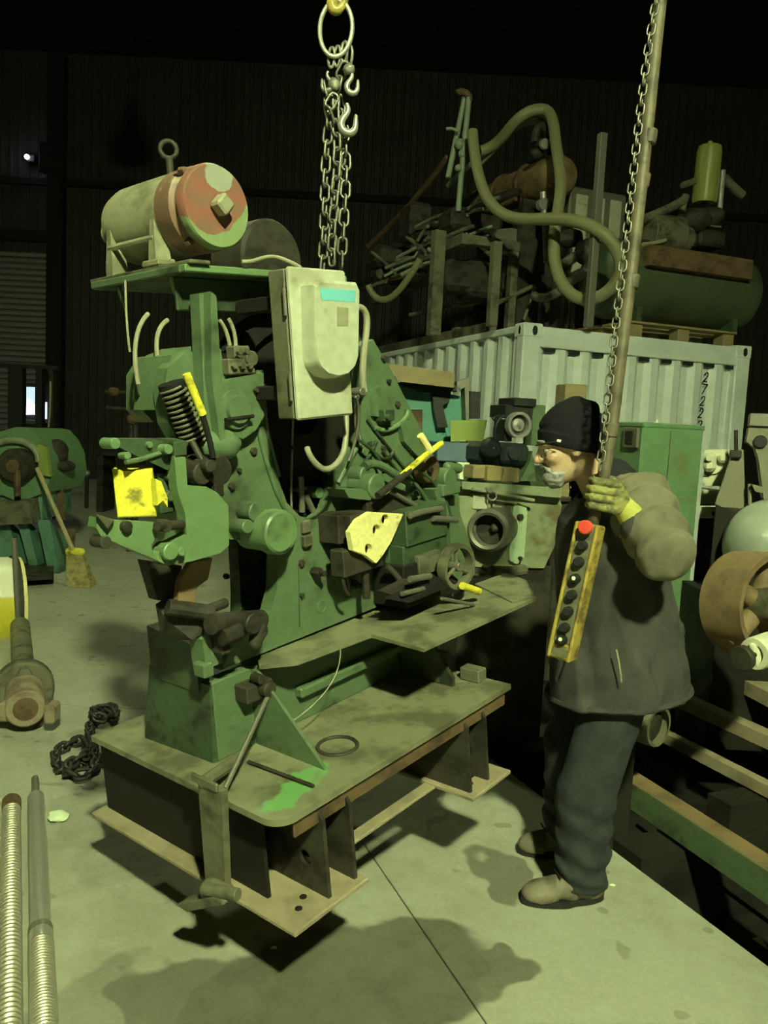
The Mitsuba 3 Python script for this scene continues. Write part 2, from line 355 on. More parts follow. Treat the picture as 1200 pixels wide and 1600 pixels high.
YB = 19.0
labels["wall_back"] = {"kind": "structure"}; USED["wall_back"] = 1
for i in range(28):                                      # ribbed cladding sheets
    x0 = -14 + i * 1.0
    if -11.6 < x0 + 0.5 < -7.9: zlo = 5.0
    else: zlo = 0.0
    prof = []
    for k in range(5):
        q = x0 + k * 0.2
        prof += [(q, 0), (q + 0.12, 0), (q + 0.14, 0.03), (q + 0.18, 0.03)]
    prof += [(x0 + 0.995, 0), (x0 + 0.995, 0.05), (x0, 0.05)]
    prof = [(x, YB - y if y < 0.04 else YB + 0.02) for x, y in prof]
    add("sheet", prism(sg.Polygon(prof), zlo, 9.5, 2), "wall", "wall_back", smooth=False)
struct("trim_1", cat(box(-14, -7.7, YB - 0.14, YB - 0.03, 5.35, 5.6), box(-14, 14, YB - 0.14, YB - 0.03, 6.6, 6.75), box(-7.9, -7.55, YB - 0.3, YB - 0.03, 0, 9.4)), "roof")
labels["door_1"] = {"kind": "structure", "label": "grey roller shutter door in the dark back wall"}; USED["door_1"] = 1
for i in range(38):
    z = 0.12 + i * 0.132
    add("slat", hull([[x, y, z + dz] for x in (-11.6, -7.95) for y, dz in ((YB, 0), (YB - 0.05, 0.02), (YB - 0.05, 0.085), (YB, 0.122))]), "shutter", "door_1")
struct("wall_left", box(-12.2, -12, -6, 24, 0, 9.5), "wall"); struct("wall_right", box(14, 14.2, -6, 24, 0, 9.5), "wall"); struct("wall_front", box(-12, 14, -6.2, -6, 0, 9.5), "wall")
struct("ceiling", box(-12.2, 14.2, -6.2, 24, 9.5, 9.7), "roof")
# lamps
for i, (pos, r, rad, aim, lab) in enumerate(LAMPS):
    p, d = np.array(pos), nrm(np.array(aim) - np.array(pos))
    t = thing("high_bay_lamp", lab, "lamp")
    a, b, _ = basis(d)
    th = np.arange(32) * 2 * np.pi / 32
    V = np.vstack([p, [p + r * (np.cos(x) * a + np.sin(x) * b) for x in th]])
    F = [[0, 1 + j, 1 + (j + 1) % 32] for j in range(32)]
    add("bulb", trimesh.Trimesh(V, F, process=False), "rubber", t, smooth=False, emitter={"type": "area", "radiance": rgb(LAMP_RGB * rad)})
    add("reflector", lathe([(r * 1.06, 0.10), (r * 1.04, 0.0), (r * 0.5, -0.28), (0.06, -0.36), (0.06, -0.55), (0, -0.55)], p, d), "roof", t)
    q = p - d * 0.5
    add("hanger", tube([q, [q[0], q[1], 9.5]], 0.012, 6, smooth=False), "roof", t)

# ------------------------------------------------------------------ the punching machine (frame M: along, back, up)
mach = thing("ironworker_machine", "big green punching and shearing machine hoisted on chains above the floor", "machine")
def a_(name, mesh, m_, parent=mach, smooth=35, label=None): return add(name, mesh, m_, parent, M, smooth, label)
BB = 0.40                                                   # front of the frame plate
def patchy(p, n, uv):
    q = p - mi.Point3f(*M.o.tolist())
    a = q.x * mu[0] + q.y * mu[1] + q.z * mu[2]; b = q.x * mv[0] + q.y * mv[1] + q.z * mv[2]
    f = fbm(p.x * 9, p.y * 9, p.z * 9, 4); s = fbm(p.x * 40, p.y * 40, p.z * 40, 2)
    col = mix((0.175, 0.175, 0.105), (0.095, 0.092, 0.055), smoothstep(0.40, 0.68, f * 0.8 + s * 0.2))
    d = dr.sqrt(dr.square((a - 0.13) / 0.15) + dr.square((b - 0.09 - 0.25 * (a - 0.13)) / 0.05))
    k = smoothstep(1.0, 0.6, d + (fbm(p.x * 24, p.y * 24, 1.0, 3) - 0.5) * 1.6)
    return mix(col, (0.12, 0.30, 0.09), k * 0.85)
mat("base_top", patchy, 0.5)
corner = sg.box(0.0, 0.0, 1.06, 0.86)
corner = corner.difference(sg.box(-1, -1, 0.06, 0.06)).union(sg.Point(0.06, 0.06).buffer(0.06))
a_("base_plate", prism(corner, -0.018, 0, 2), "base_top", label="oily steel base plate with a smear of green paint at its corner")
a_("edge_angle", cat(box(0.06, 1.04, 0.012, 0.022, -0.07, -0.018), box(0.06, 1.04, 0.022, 0.07, -0.026, -0.018)), "rusty")
for a0, a1, ws in ((0.0, 0.275, (0.055, 0.15, 0.25)), (0.775, 1.0, (0.80, 0.90))):
    f = a_("foot", cat(box(a0, a1, -0.03, 0.92, -0.294, -0.278)), "tan_dust", label="dusty tan steel foot under the base plate")
    for wv in ws:
        st = 0.0 if wv > 0.06 else 0.13
        hole = sg.Point(st + 0.075, -0.19).buffer(0.022, 8)
        pr = sg.Polygon([(st - 0.005, -0.278), (0.9, -0.278), (0.9, -0.02), (st + 0.03, -0.02), (st, -0.06)]).difference(hole if wv in (0.15, 0.90) else sg.Polygon())
        add("web", prism(pr, wv - 0.006, wv + 0.006, 0), "black_steel" if wv == 0.055 else "dark_grime", f, M)  # left web near black: shade below the base plate put into its colour
    for (ha, hb) in ((0.07, 0.03), (0.11, 0.055)):
        add("bolt", cyl([a0 + ha, hb, -0.279], [a0 + ha, hb, -0.276], 0.010, n=12), "black_steel", f, M)
a_("tie_bar", box(0.275, 0.775, 0.12, 0.165, -0.294, -0.282), "tan_dust")
# pedestal
a_("pedestal", box(0.125, 1.0, 0.385, 0.68, 0.0, 0.235), "green", label="green box pedestal")
a_("pedestal_end_shaded", hull([[0.117, 0.388, 0.03], [0.117, 0.68, 0.05], [0.1245, 0.388, 0.0], [0.1245, 0.685, 0.0], [0.117, 0.388, 0.23], [0.117, 0.68, 0.23], [0.1245, 0.388, 0.23], [0.1245, 0.68, 0.23], [0.090, 0.70, 0.0], [0.108, 0.392, 0.0], [0.090, 0.70, 0.012]]), "green_dark")  # darker green plate: shade on the pedestal's left face put into colour
a_("ledge", box(0.43, 0.98, 0.355, 0.387, 0.085, 0.118, 0.006), "green")
a_("gusset", prism([(0.385, 0.0), (0.10, 0.0), (0.355, 0.232), (0.385, 0.232)], 0.262, 0.272, 0), "green")
a_("gusset", cat(rect(M, 420, 1082, 437, 1180, 0.33, 0.02)), "green_light")
a_("bracket", cat(box(0.20, 0.30, 0.33, 0.39, 0.155, 0.205), disc(M, 423, 1078, 0.30, 0.06, 13), disc(M, 410, 1062, 0.31, 0.04, 8)), "dark_grime")
a_("locating_ring", torus([0.385, 0.17, 0.002], [0, 0, 1], 0.058, 0.006, 36, 6), "dark_grime")
each("base_lug", (box(1.0, 1.05, 0.09, 0.17, 0, 0.045), box(0.93, 0.99, 0.20, 0.28, 0, 0.10)), "grime", mach, M)
q = [M.on(x, y, 2, 0.0) for x, y in ((352, 1225), (505, 1222))]
a_("drain_rod", tube([M.on(388, 1190, 2, 0.008), M.on(490, 1228, 2, 0.008)], 0.005, 6, smooth=False), "dark_grime")
# foot lever
AL = -0.035
def PL(x, y, a=AL): return M.on(x, y, 0, a)
lever = a_("foot_lever", cat(hull(np.vstack([box(-0.005, 0.005, -0.012, 0.012, -0.012, 0.012).vertices + PL(x, y) + o for x, y in ((311, 1218), (328, 1226)) for o in ([0, 0.018, 0], [0, -0.02, 0])]) ),
    hull([PL(309, 1222) + [0, 0, 0], PL(346, 1238), PL(322, 1392), PL(352, 1392), PL(309, 1222) + [0.02, 0, 0], PL(346, 1238) + [0.02, 0, 0], PL(322, 1392) + [0.02, 0, 0], PL(352, 1392) + [0.02, 0, 0]]),
    tube([PL(318, 1222), M.on(372, 1186, 2, 0.03)], 0.017, 8, smooth=False)), "grime", label="grimy bent foot lever hanging in front of the base plate")
add("pivot", cat(hsph((*PL(330, 1390, -0.05), 0.030), (*PL(352, 1394, -0.045), 0.024)), cyl(PL(318, 1388, -0.075), PL(372, 1398, -0.05), 0.016)), "grime", lever, M)
add("pedal", hull(np.vstack([box(-0.022, 0.022, -0.02, 0.02, -0.006, 0.006).vertices + PL(x, y, -0.06) for x, y in ((295, 1412), (350, 1402))])), "grime", lever, M)
add("link_rod", tube([M.P(420, 1085, 0.31), M.on(352, 1232, 1, 0.20)], 0.007, 8, smooth=False), "dull_steel", lever, M)
add("cord", tube([M.P(532, 1015, 0.25), M.P(526, 1050, 0.25), M.P(505, 1085, 0.25), M.P(455, 1128, 0.25)], 0.0022, 5), "cable", lever, M)
# work table
tp = [M.on(x, y, 2, 0.25)[:2] for x, y in ((405, 1040), (464, 1034), (580, 991), (662, 1013), (837, 934), (822, 906), (640, 940), (610, 928), (400, 1024))]
a_("work_table", prism(tp, 0.238, 0.25, 2), "base_top", label="flat steel work table, oily brown")
a_("work_table_flap", prism([M.on(x, y, 2, 0.256)[:2] for x, y in ((742, 912), (790, 895), (822, 906), (838, 932), (800, 940))], 0.251, 0.256, 2), "base_top")
a_("table_bracket", prism([(0.38, 0.0), (0.15, 0.0), (0.15, 0.03), (0.30, 0.235), (0.38, 0.235)], 0.93, 0.945, 0), "green_dark")

# frame plates
fp = [(345, 1047), (362, 1012), (395, 985), (424, 955), (433, 920), (434, 868), (400, 846), (352, 842), (300, 832), (292, 760), (285, 700), (263, 660), (257, 610), (262, 575), (290, 550), (345, 545), (350, 580), (412, 578), (412, 640), (420, 690),
      (434, 745), (448, 785), (468, 806), (492, 813), (512, 797), (525, 757), (545, 720), (562, 680), (566, 600), (568, 540), (583, 530), (612, 580), (632, 620), (662, 680), (692, 740), (718, 800), (735, 850), (735, 905), (640, 936), (610, 940)]
a_("frame_plate", slab(M, fp, BB, 0.05), "green", label="thick green frame plate with a U shaped throat")
a_("frame_plate", prism(pp(M, [(374, 1010), (376, 930), (372, 850), (385, 800), (360, 560), (420, 500), (560, 520), (690, 850), (700, 905)], 0.60), 0.60, 0.65), "green_dark")
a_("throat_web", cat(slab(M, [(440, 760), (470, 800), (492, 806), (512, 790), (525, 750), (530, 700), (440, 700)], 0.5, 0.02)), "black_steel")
tl = lambda pts, d, r: rod(M, [(x, y, d) for x, y in pts], r)
each("throat_rim", (tl([(401, 640), (408, 690), (424, 745), (440, 785), (462, 810)], BB - 0.004, 4), tl([(414, 600), (415, 650), (422, 690), (437, 745)], BB - 0.004, 3), tl([(563, 690), (545, 722), (528, 755)], BB - 0.004, 4)), "green", mach, M)
fy = M.P(470, 655, 0.50); fr_ = 170 * M.sc(470, 655, 0.5)
a_("flywheel", cat(lathe([(0.05, -0.02), (0.05, 0), (fr_ * 0.82, 0.012), (fr_ * 0.84, -0.02), (fr_ * 0.98, -0.02), (fr_, 0), (fr_, 0.07), (0.05, 0.07)], fy, [0, 1, 0], 48)), "black_steel", label="black flywheel inside the frame")
each("throat_nozzle", (disc(M, 500, 770, 0.44, 0.05, 9), disc(M, 466, 766, 0.46, 0.04, 3), disc(M, 478, 763, 0.46, 0.04, 3)), "green_light", mach, M)
a_("throat_rod", rod(M, [(470, 745, 0.46), (472, 800, 0.46)], 5, smooth=False), "dull_steel"); a_("throat_rod", rod(M, [(478, 775, 0.45), (490, 800, 0.45)], 5, smooth=False), "dull_steel")
# details cast or bolted on the frame plate
a_("counterweight", cat(disc(M, 440, 832, 0.285, 0.14, 33, 36), disc(M, 440, 832, 0.36, 0.05, 36, 36)), "green_light", label="round green boss sticking out of the frame")
a_("shaft_boss", cat(disc(M, 402, 800, 0.34, 0.08, 16), disc(M, 388, 823, 0.33, 0.08, 11), disc(M, 412, 824, 0.36, 0.05, 8)), "green")
each("clip", (rect(M, 474, 815, 488, 832, BB - 0.015, 0.02), rect(M, 476, 838, 490, 853, BB - 0.02, 0.02)), "grime", mach, M)
for x, y in ((489, 893), (517, 893), (546, 912)):
    p = M.P(x, y, BB); a_("stud", cat(bolt(p, [0, -1, 0], 0.016, 0.035), cyl(p - [0, 0.035, 0], p - [0, 0.055, 0], 0.009, n=10)), "dark_grime")
a_("trip_lever", rod(M, [(541, 888, BB - 0.02), (547, 925, BB - 0.02)], 4, smooth=False), "green_dark")
a_("round_emblem", torus(M.P(502, 948, BB - 0.001), [0, 1, 0], 0.019, 0.0022, 24, 5), "green")
a_("seam_cover", cat(tl([(466, 880), (468, 980)], BB, 0.9)), "green_dark")
boss = [(585, 650), (584, 620), (589, 606), (597, 602), (606, 610), (612, 628), (613, 655)]
a_("guide_boss", slab(M, boss, BB - 0.018, 0.02), "green"); a_("hex_block", cat(rect(M, 601, 640, 618, 657, BB - 0.045, 0.05), disc(M, 610, 652, BB - 0.06, 0.03, 5)), "green_dark")
a_("guide_lip", cat(tl([(586, 668), (600, 672), (615, 668), (632, 655), (637, 640)], BB - 0.012, 4)), "green_light")
each("slide_bar", (tl([(574, 655), (600, 690), (635, 735), (680, 800)], BB - 0.008, 2.2), tl([(598, 705), (640, 760)], BB - 0.008, 2.2), tl([(578, 690), (590, 712), (606, 716), (614, 704)], BB - 0.01, 3)), "green_dark", mach, M)
a_("side_cover", slab(M, [(626, 660), (641, 655), (660, 690), (668, 720), (652, 712), (632, 690)], BB - 0.02, 0.02), "green")
a_("plate_strip", slab(M, [(640, 640), (660, 640), (660, 675), (652, 670)], BB + 0.05, 0.015), "rusty")
each("plate_bolt", [bolt(M.P(x, y, BB), [0, -1, 0], 0.012, 0.01) for x, y in ((620, 632), (653, 684), (602, 628), (598, 700), (395, 705), (470, 880))], "dark_grime", mach, M)
# roller and latch group right of the throat
a_("roller_bracket", cat(disc(M, 590, 760, 0.30, 0.10, 20, 26), disc(M, 572, 742, 0.34, 0.06, 13), slab(M, [(538, 765), (560, 762), (585, 772), (578, 782), (545, 778)], 0.31, 0.08), tl([(570, 728), (590, 726), (612, 738), (640, 752)], 0.34, 7)), "green", label="green roller bracket")
a_("latch_plate", slab(M, [(572, 786), (600, 766), (655, 792), (640, 800), (575, 804)], 0.32, 0.02), "dark_grime")
a_("latch_bar", tl([(606, 766), (650, 790)], 0.31, 4), "dull_steel")
yl = a_("yellow_lever", tl([(600, 770), (645, 728), (690, 692)], 0.27, 5), "yellow", label="yellow painted hand lever"); add("stem", tl([(590, 775), (640, 735)], 0.269, 6), "dark_grime", yl, M)
add("fork", tl([(672, 705), (664, 692), (657, 680)], 0.27, 6), "pale_yellow", yl, M)
yp = [(547, 832), (560, 812), (580, 800), (630, 803), (612, 845), (598, 868), (588, 880), (572, 868), (552, 860)]
a_("die_plate", slab(M, yp, 0.26, 0.02, [[(x + 6 * math.cos(t), y + 9 * math.sin(t)) for t in np.linspace(0, 6.28, 10)[:-1]] for x, y in ((588, 828), (576, 858), (602, 812))]), "pale_yellow", label="pale yellow stripper plate with holes cut in it")
a_("die_block", cat(rect(M, 548, 806, 580, 832, 0.28, 0.10), rect(M, 528, 806, 552, 846, 0.31, 0.09), rect(M, 536, 862, 600, 884, 0.285, 0.06), rod(M, [(570, 880, 0.31), (573, 935, 0.31)], 6, smooth=False)), "dark_grime")
a_("die_wedge", slab(M, [(606, 850), (632, 806), (634, 880), (612, 900)], 0.33, 0.07), "green")
# vice block, hand wheel and the dark end tools
a_("tool_block", cat(rect(M, 634, 800, 700, 836, 0.26, 0.12), rect(M, 640, 838, 690, 880, 0.29, 0.10), rect(M, 630, 855, 700, 866, 0.27, 0.1), disc(M, 645, 805, 0.25, 0.05, 7)), "green_dark")
each("tool_handle", (tl([(640, 806), (668, 798), (690, 795)], 0.24, 5), tl([(676, 810), (714, 812)], 0.25, 5)), "dull_steel", mach, M)
a_("tool_base", cat(rect(M, 630, 886, 690, 930, 0.26, 0.14), hull([M.P(x, y, d) for x, y, d in ((600, 935, 0.24), (690, 905, 0.2), (720, 910, 0.2), (640, 942, 0.18), (640, 890, 0.3), (700, 890, 0.3))])), "black_steel")
each("tool_rod", (tl([(628, 928), (662, 920)], 0.2, 4), tl([(690, 935), (740, 945)], 0.14, 3), tl([(640, 905), (672, 900)], 0.2, 5)), "dull_steel", mach, M)
hw = M.P(713, 885, 0.19); hwR = 37 * M.sc(713, 885, 0.19)
h_ = a_("hand_wheel", lathe([(hwR * 0.80, -0.018), (hwR * 0.97, -0.018), (hwR, 0.0), (hwR * 0.97, 0.018), (hwR * 0.80, 0.018), (hwR * 0.78, 0.0), (hwR * 0.80, -0.018)], hw, nrm([-0.107, -0.99, 0.0]), 40), "grime", label="grimy steel hand wheel")
ax = nrm([-0.107, -0.99, 0.0]); ba, bb_, _ = basis(ax)
for t in (0.5, 2.6, 4.7): add("spoke", tube([hw, hw + 0.82 * hwR * (math.cos(t) * ba + math.sin(t) * bb_)], 0.007, 8, smooth=False), "grime", h_, M)
add("hub", cyl(hw - ax * 0.03, hw + ax * 0.02, 0.016), "dull_steel", h_, M)
add("grip", rod(M, [(722, 915, 0.15), (748, 924, 0.15)], 6, 12, False), "yellow", h_, M)
a_("end_disc", disc(M, 675, 733, 0.33, 0.05, 22), "rusty"); a_("end_disc_hub", disc(M, 675, 735, 0.315, 0.02, 5), "black_steel")
a_("oil_cup", cat(disc(M, 705, 748, 0.30, 0.10, 17), hsph((*M.P(700, 730, 0.34), 0.02), (*M.P(716, 732, 0.34), 0.018)), rect(M, 692, 758, 720, 770, 0.30, 0.1)), "green")
each("end_guide", (slab(M, [(678, 765), (690, 762), (706, 815), (694, 818)], 0.31, 0.05), slab(M, [(700, 780), (716, 770), (724, 870), (706, 880)], 0.36, 0.05)), "green", mach, M)
# upper left: post, bracket, spring, arm
a_("post", cat(slab(M, [(311, 458), (331, 458), (331, 590), (346, 700), (322, 700), (316, 560)], 0.36, 0.04), slab(M, [(329, 455), (338, 462), (347, 600), (352, 690), (344, 690), (331, 590)], 0.33, 0.08)), "green")
a_("upper_casting", cat(slab(M, [(268, 555), (300, 541), (305, 560), (305, 600), (300, 640), (256, 640), (258, 590)], 0.42, 0.14), slab(M, [(222, 585), (240, 556), (266, 553), (262, 620), (240, 660), (222, 640)], 0.60, 0.08)), "green", label="green casting behind the spring")
pv = M.P(371, 640, 0.35); pr_ = 36 * M.sc(371, 640, 0.35)
a_("pivot_cover", cat(slab(M, [(340, 655), (338, 630), (345, 605), (360, 592), (412, 583), (413, 650), (400, 672), (380, 686), (355, 678)], 0.362, 0.04), lathe([(0, -0.012), (pr_ * 0.60, -0.012), (pr_ * 0.64, 0), (pr_ * 0.85, 0.002), (pr_ * 0.88, 0.02), (pr_, 0.02), (pr_, 0.05)], pv, [0, 1, 0], 36)), "green", label="round pivot cover of two half discs")
a_("pivot_slot", rod(M, [(352, 656, 0.338), (396, 650, 0.338)], 3, smooth=False), "black_steel")
a_("manifold", cat(rect(M, 357, 560, 400, 584, 0.37, 0.05), rect(M, 366, 540, 392, 560, 0.39, 0.04), disc(M, 395, 560, 0.36, 0.05, 12), *[bolt(M.P(x, y, 0.37), [0, -1, 0], 0.010, 0.012) for x, y in ((364, 572), (376, 572), (388, 572), (372, 550), (384, 550))]), "grime", label="oil manifold block")
for pts in ([(343, 500), (352, 515), (359, 540)], [(357, 498), (366, 520), (368, 548)]): a_("oil_pipe", tl(pts, 0.42, 3.2), "cable")
for pts in ([(232, 490), (215, 520), (211, 560), (216, 600)], [(262, 500), (246, 525), (246, 560), (250, 600)]): a_("oil_pipe", tl(pts, 0.50, 3.6), "cable")
a_("oil_pipe", tl([(196, 438), (198, 500), (203, 550)], 0.62, 2), "cable")
sp = a_("spring_spool", cat(rod(M, [(270, 606, 0.37), (302, 690, 0.37)], 17, 20, False), rod(M, [(268, 598, 0.37), (271, 607, 0.37)], 22, 20, False)), "black_steel")
s0, s1 = M.P(270, 604, 0.37), M.P(304, 688, 0.37)
add("spring", coil(s0, s1, 21 * M.sc(285, 640, 0.37), 0.0038, 11), "grime", sp, M)
lv = a_("clutch_lever", rod(M, [(333, 715, 0.27), (318, 655, 0.27), (291, 585, 0.27)], 5), "black_steel"); add("sleeve", rod(M, [(317, 648, 0.268), (291, 584, 0.268)], 6.5, 12, False), "yellow", lv, M, label="bright yellow lever sleeve")
add("side_rod", rod(M, [(300, 690, 0.33), (316, 720, 0.30)], 5, smooth=False), "dark_grime", lv, M)
a_("clutch_hub", cat(disc(M, 345, 735, 0.27, 0.12, 24), disc(M, 318, 740, 0.26, 0.10, 18), disc(M, 330, 728, 0.235, 0.06, 10), rect(M, 335, 745, 352, 775, 0.27, 0.06)), "dark_grime", label="dark greasy clutch hub")
a_("arm_knob", hsph((*M.P(352, 695, 0.36), 0.04), (*M.P(366, 693, 0.35), 0.02), (*M.P(325, 697, 0.37), 0.04)), "green")
arm = [(272, 712), (290, 714), (293, 758), (322, 760), (340, 770), (357, 790), (358, 852), (345, 864), (300, 877), (262, 884), (238, 872), (190, 852), (158, 838), (150, 824), (152, 808), (176, 813), (243, 816), (246, 838), (236, 852), (240, 868), (262, 850), (292, 835), (289, 802), (278, 770)]
ar = a_("punch_arm", cat(slab(M, arm, 0.26, 0.035), slab(M, [(274, 714), (290, 716), (293, 758), (322, 760), (340, 770), (357, 790), (358, 850), (345, 862), (300, 875), (290, 835), (289, 802), (278, 770)], 0.29, 0.13)), "green_light", label="bright green C shaped punch arm")
add("upper_jaw", cat(hull([M.P(x, y, d) for x, y, d in ((176, 684, 0.28), (272, 690, 0.28), (290, 700, 0.28), (188, 700, 0.28), (262, 735, 0.28), (186, 684, 0.46), (300, 684, 0.46), (290, 735, 0.46))]), rect(M, 272, 690, 294, 712, 0.255, 0.16)), "green_dark", ar, M)
each("lug", (disc(M, 181, 693, 0.25, 0.05, 9), disc(M, 264, 702, 0.25, 0.05, 8), disc(M, 200, 712, 0.27, 0.03, 6), disc(M, 235, 695, 0.27, 0.03, 5)), "green_light", ar, M)
add("jaw_rib", tl([(196, 722), (225, 716), (258, 704)], 0.275, 4), "green", ar, M)
add("pin", rod(M, [(245, 822, 0.235), (284, 820, 0.26)], 8, 12, False), "dark_grime", ar, M); add("pin", disc(M, 262, 822, 0.23, 0.04, 10), "dark_grime", ar, M)
add("plug", disc(M, 200, 823, 0.245, 0.03, 9), "dark_grime", ar, M); add("plug", disc(M, 166, 848, 0.25, 0.05, 10), "dark_grime", ar, M)
add("foot_pad", cat(disc(M, 268, 862, 0.24, 0.05, 14), disc(M, 285, 862, 0.235, 0.04, 7)), "green_light", ar, M)
add("toe", hull([M.P(x, y, d) for x, y, d in ((150, 803, 0.24), (178, 812, 0.24), (168, 826, 0.24), (150, 803, 0.26), (178, 812, 0.26))]), "grime", ar, M)
gY = M.w(M.P(240, 800, 0.262))[1]
def gq(x, y, k): return M.E @ (W.P(x, y, gY + k) - M.o)
gd = a_("punch_guard", hull([gq(x, y, k) for x, y, k in ((175, 733, 0.0), (238, 736, 0.0), (245, 807, 0.0), (184, 809, 0.0), (191, 723, 0.07), (239, 727, 0.07), (246, 796, 0.07), (196, 798, 0.07), (177, 735, -0.003), (237, 738, -0.003), (243, 805, -0.003), (186, 807, -0.003))]), "yellow", label="bright yellow punch guard block")
add("tab", slab(M, [(243, 748), (252, 752), (262, 778), (262, 792), (255, 782), (246, 790)], 0.24, 0.02), "yellow", gd, M)
a_("punch_slide", cat(rect(M, 246, 738, 275, 800, 0.31, 0.12), disc(M, 268, 745, 0.29, 0.03, 7), disc(M, 268, 775, 0.29, 0.03, 9)), "green_dark")
# punch die stand under the arm
a_("stripper_plate", slab(M, [(298, 880), (332, 872), (325, 905), (308, 918), (304, 945), (276, 945), (282, 905)], 0.36, 0.02), "rust_bright", label="tan rusty stripper plate")
a_("stripper_plate", slab(M, [(228, 876), (284, 884), (280, 940), (246, 938)], 0.42, 0.04), "dark_grime")
a_("die_holder", cat(hull([M.P(x, y, d) for x, y, d in ((243, 944, 0.42), (252, 938, 0.42), (320, 945, 0.36), (318, 990, 0.36), (262, 970, 0.40), (300, 1000, 0.36), (250, 985, 0.44), (260, 1000, 0.46))]), rod(M, [(318, 955, 0.34), (352, 942, 0.36)], 8, smooth=False), rod(M, [(262, 948, 0.37), (332, 958, 0.33)], 13, smooth=False)), "dark_grime", label="dark greasy die holder")
a_("die_clamp", cat(rod(M, [(330, 975, 0.30), (408, 968, 0.33)], 17, 14, False), rod(M, [(345, 995, 0.29), (372, 985, 0.29)], 15, 14, False), disc(M, 398, 975, 0.28, 0.05, 17), disc(M, 370, 990, 0.27, 0.04, 10), hsph((*M.P(405, 985, 0.31), 0.025), (*M.P(398, 1005, 0.31), 0.018)), rect(M, 345, 985, 362, 1020, 0.30, 0.06)), "dark_grime")
a_("die_foot", cat(slab(M, [(316, 1000), (330, 985), (345, 1010), (350, 1035), (322, 1045)], 0.345, 0.06), rect(M, 318, 1040, 336, 1056, 0.33, 0.05)), "green")
a_("neck", cat(prism([(0.43, 0.2), (0.66, 0.2), (0.66, 0.36), (0.43, 0.34)], 0.11, 0.15, 0)), "green_dark")  # green darkened for the shade at this end of the pedestal
# motor platform, motor
pc = M.P(287, 412, 0.36); ptop = pc[2]
plat = a_("motor_platform", box(pc[0], pc[0] + 0.60, 0.36, 0.80, ptop - 0.022, ptop - 0.002, 0.003), "green_dark")  # dark green stands in for the shade beneath the platform
add("lit_edge_strip", box(pc[0] - 0.002, pc[0] + 0.60, 0.352, 0.372, ptop - 0.020, ptop, 0.003), "green_light", plat, M); add("lit_edge_strip", box(pc[0] - 0.006, pc[0] + 0.012, 0.372, 0.80, ptop - 0.020, ptop, 0.003), "green", plat, M)  # lighter strips added as the platform's lit edges
add("stiffener", box(pc[0] + 0.02, pc[0] + 0.50, 0.43, 0.442, ptop - 0.11, ptop - 0.022), "green_dark", plat, M)
for b in (0.45, 0.70): add("rib", hull([[pc[0] + 0.01, b, ptop - 0.022], [pc[0] + 0.01, b - 0.025, ptop - 0.022], [pc[0] + 0.03, b - 0.01, ptop - 0.10], [pc[0] + 0.03, b, ptop - 0.022]]), "green_light", plat, M)
add("rail", cat(box(pc[0] + 0.005, pc[0] + 0.07, 0.34, 0.82, ptop, ptop + 0.010, 0.002)), "grime", plat, M)
mc = M.P(340, 322, 0.36); mR = 66 * M.sc(340, 322, 0.36)
B0 = 0.36
def mfront(p, n, uv):
    q = p - mi.Point3f(*M.w(mc).tolist()); a = q.x * mu[0] + q.y * mu[1] + q.z * mu[2]; c = q.x * mw[0] + q.y * mw[1] + q.z * mw[2]; b = q.x * mv[0] + q.y * mv[1] + q.z * mv[2]
    a, c = a / mR, c / mR; f = fbm(p.x * 30, p.y * 30, p.z * 30, 3) - 0.5
    red = mix((0.24, 0.095, 0.068), (0.20, 0.105, 0.07), smoothstep(0.4, 0.6, f + 0.5))
    grn = smoothstep(-0.28, -0.34, c - 0.62 * dr.abs(a) * dr.abs(a) + 0.32 + 0.25 * f - 0.25 * a) * smoothstep(0.03, 0.02, b)
    gry = smoothstep(1.05, 0.95, dr.sqrt(dr.square((a - 0.12) / 0.42) + dr.square((c - 0.70) / 0.33)) + f * 0.5)
    return mix(mix(red, (0.19, 0.25, 0.12), grn), (0.27, 0.28, 0.22), gry)
mat("motor_front", mfront, 0.5)
mot = a_("motor", lathe([(0.03, 0.43), (mR * 0.90, 0.40), (mR * 0.985, 0.36), (mR * 0.985, 0.13), (mR * 0.95, 0.12)], mc, [0, 1, 0], 48), "motor_beige", label="large old electric motor with a red end cover")
add("end_bell", lathe([(mR * 0.9, 0.035), (mR * 0.90, 0.05), (mR * 1.0, 0.06), (mR * 1.0, 0.12), (mR * 0.96, 0.135)], mc, [0, 1, 0], 48), "motor_red", mot, M)
add("end_cover", lathe([(0, 0), (mR * 0.93, 0), (mR * 0.98, 0.008), (mR * 0.98, 0.028), (mR * 0.9, 0.035)], mc, [0, 1, 0], 48), "motor_front", mot, M, label="red end cover with patches of old paint")
add("square_plug", box(mc[0] - 0.022, mc[0] + 0.022, -0.04 + B0, B0, mc[2] - 0.022, mc[2] + 0.022, 0.006), "motor_beige", mot, M)
k_ = scene["ironworker_machine__motor__square_plug"]; sq = T4(M.T.tolist()) @ T4().translate(mc.tolist()).rotate([0, 1, 0], 45).translate((-mc).tolist()) @ T4(np.linalg.inv(M.T).tolist())
k_["to_world"] = sq
add("slot", box(-0.004 + mc[0] - mR * 0.7, mc[0] - mR * 0.7 + 0.02, B0 + 0.05, B0 + 0.07, mc[2] + mR * 0.66, mc[2] + mR * 0.73), "black_steel", mot, M)
add("shaft_cover", lathe([(0, 0.52), (mR * 0.33, 0.51), (mR * 0.36, 0.48), (mR * 0.36, 0.40)], mc, [0, 1, 0], 28), "motor_beige", mot, M)
zt = ptop + 0.010
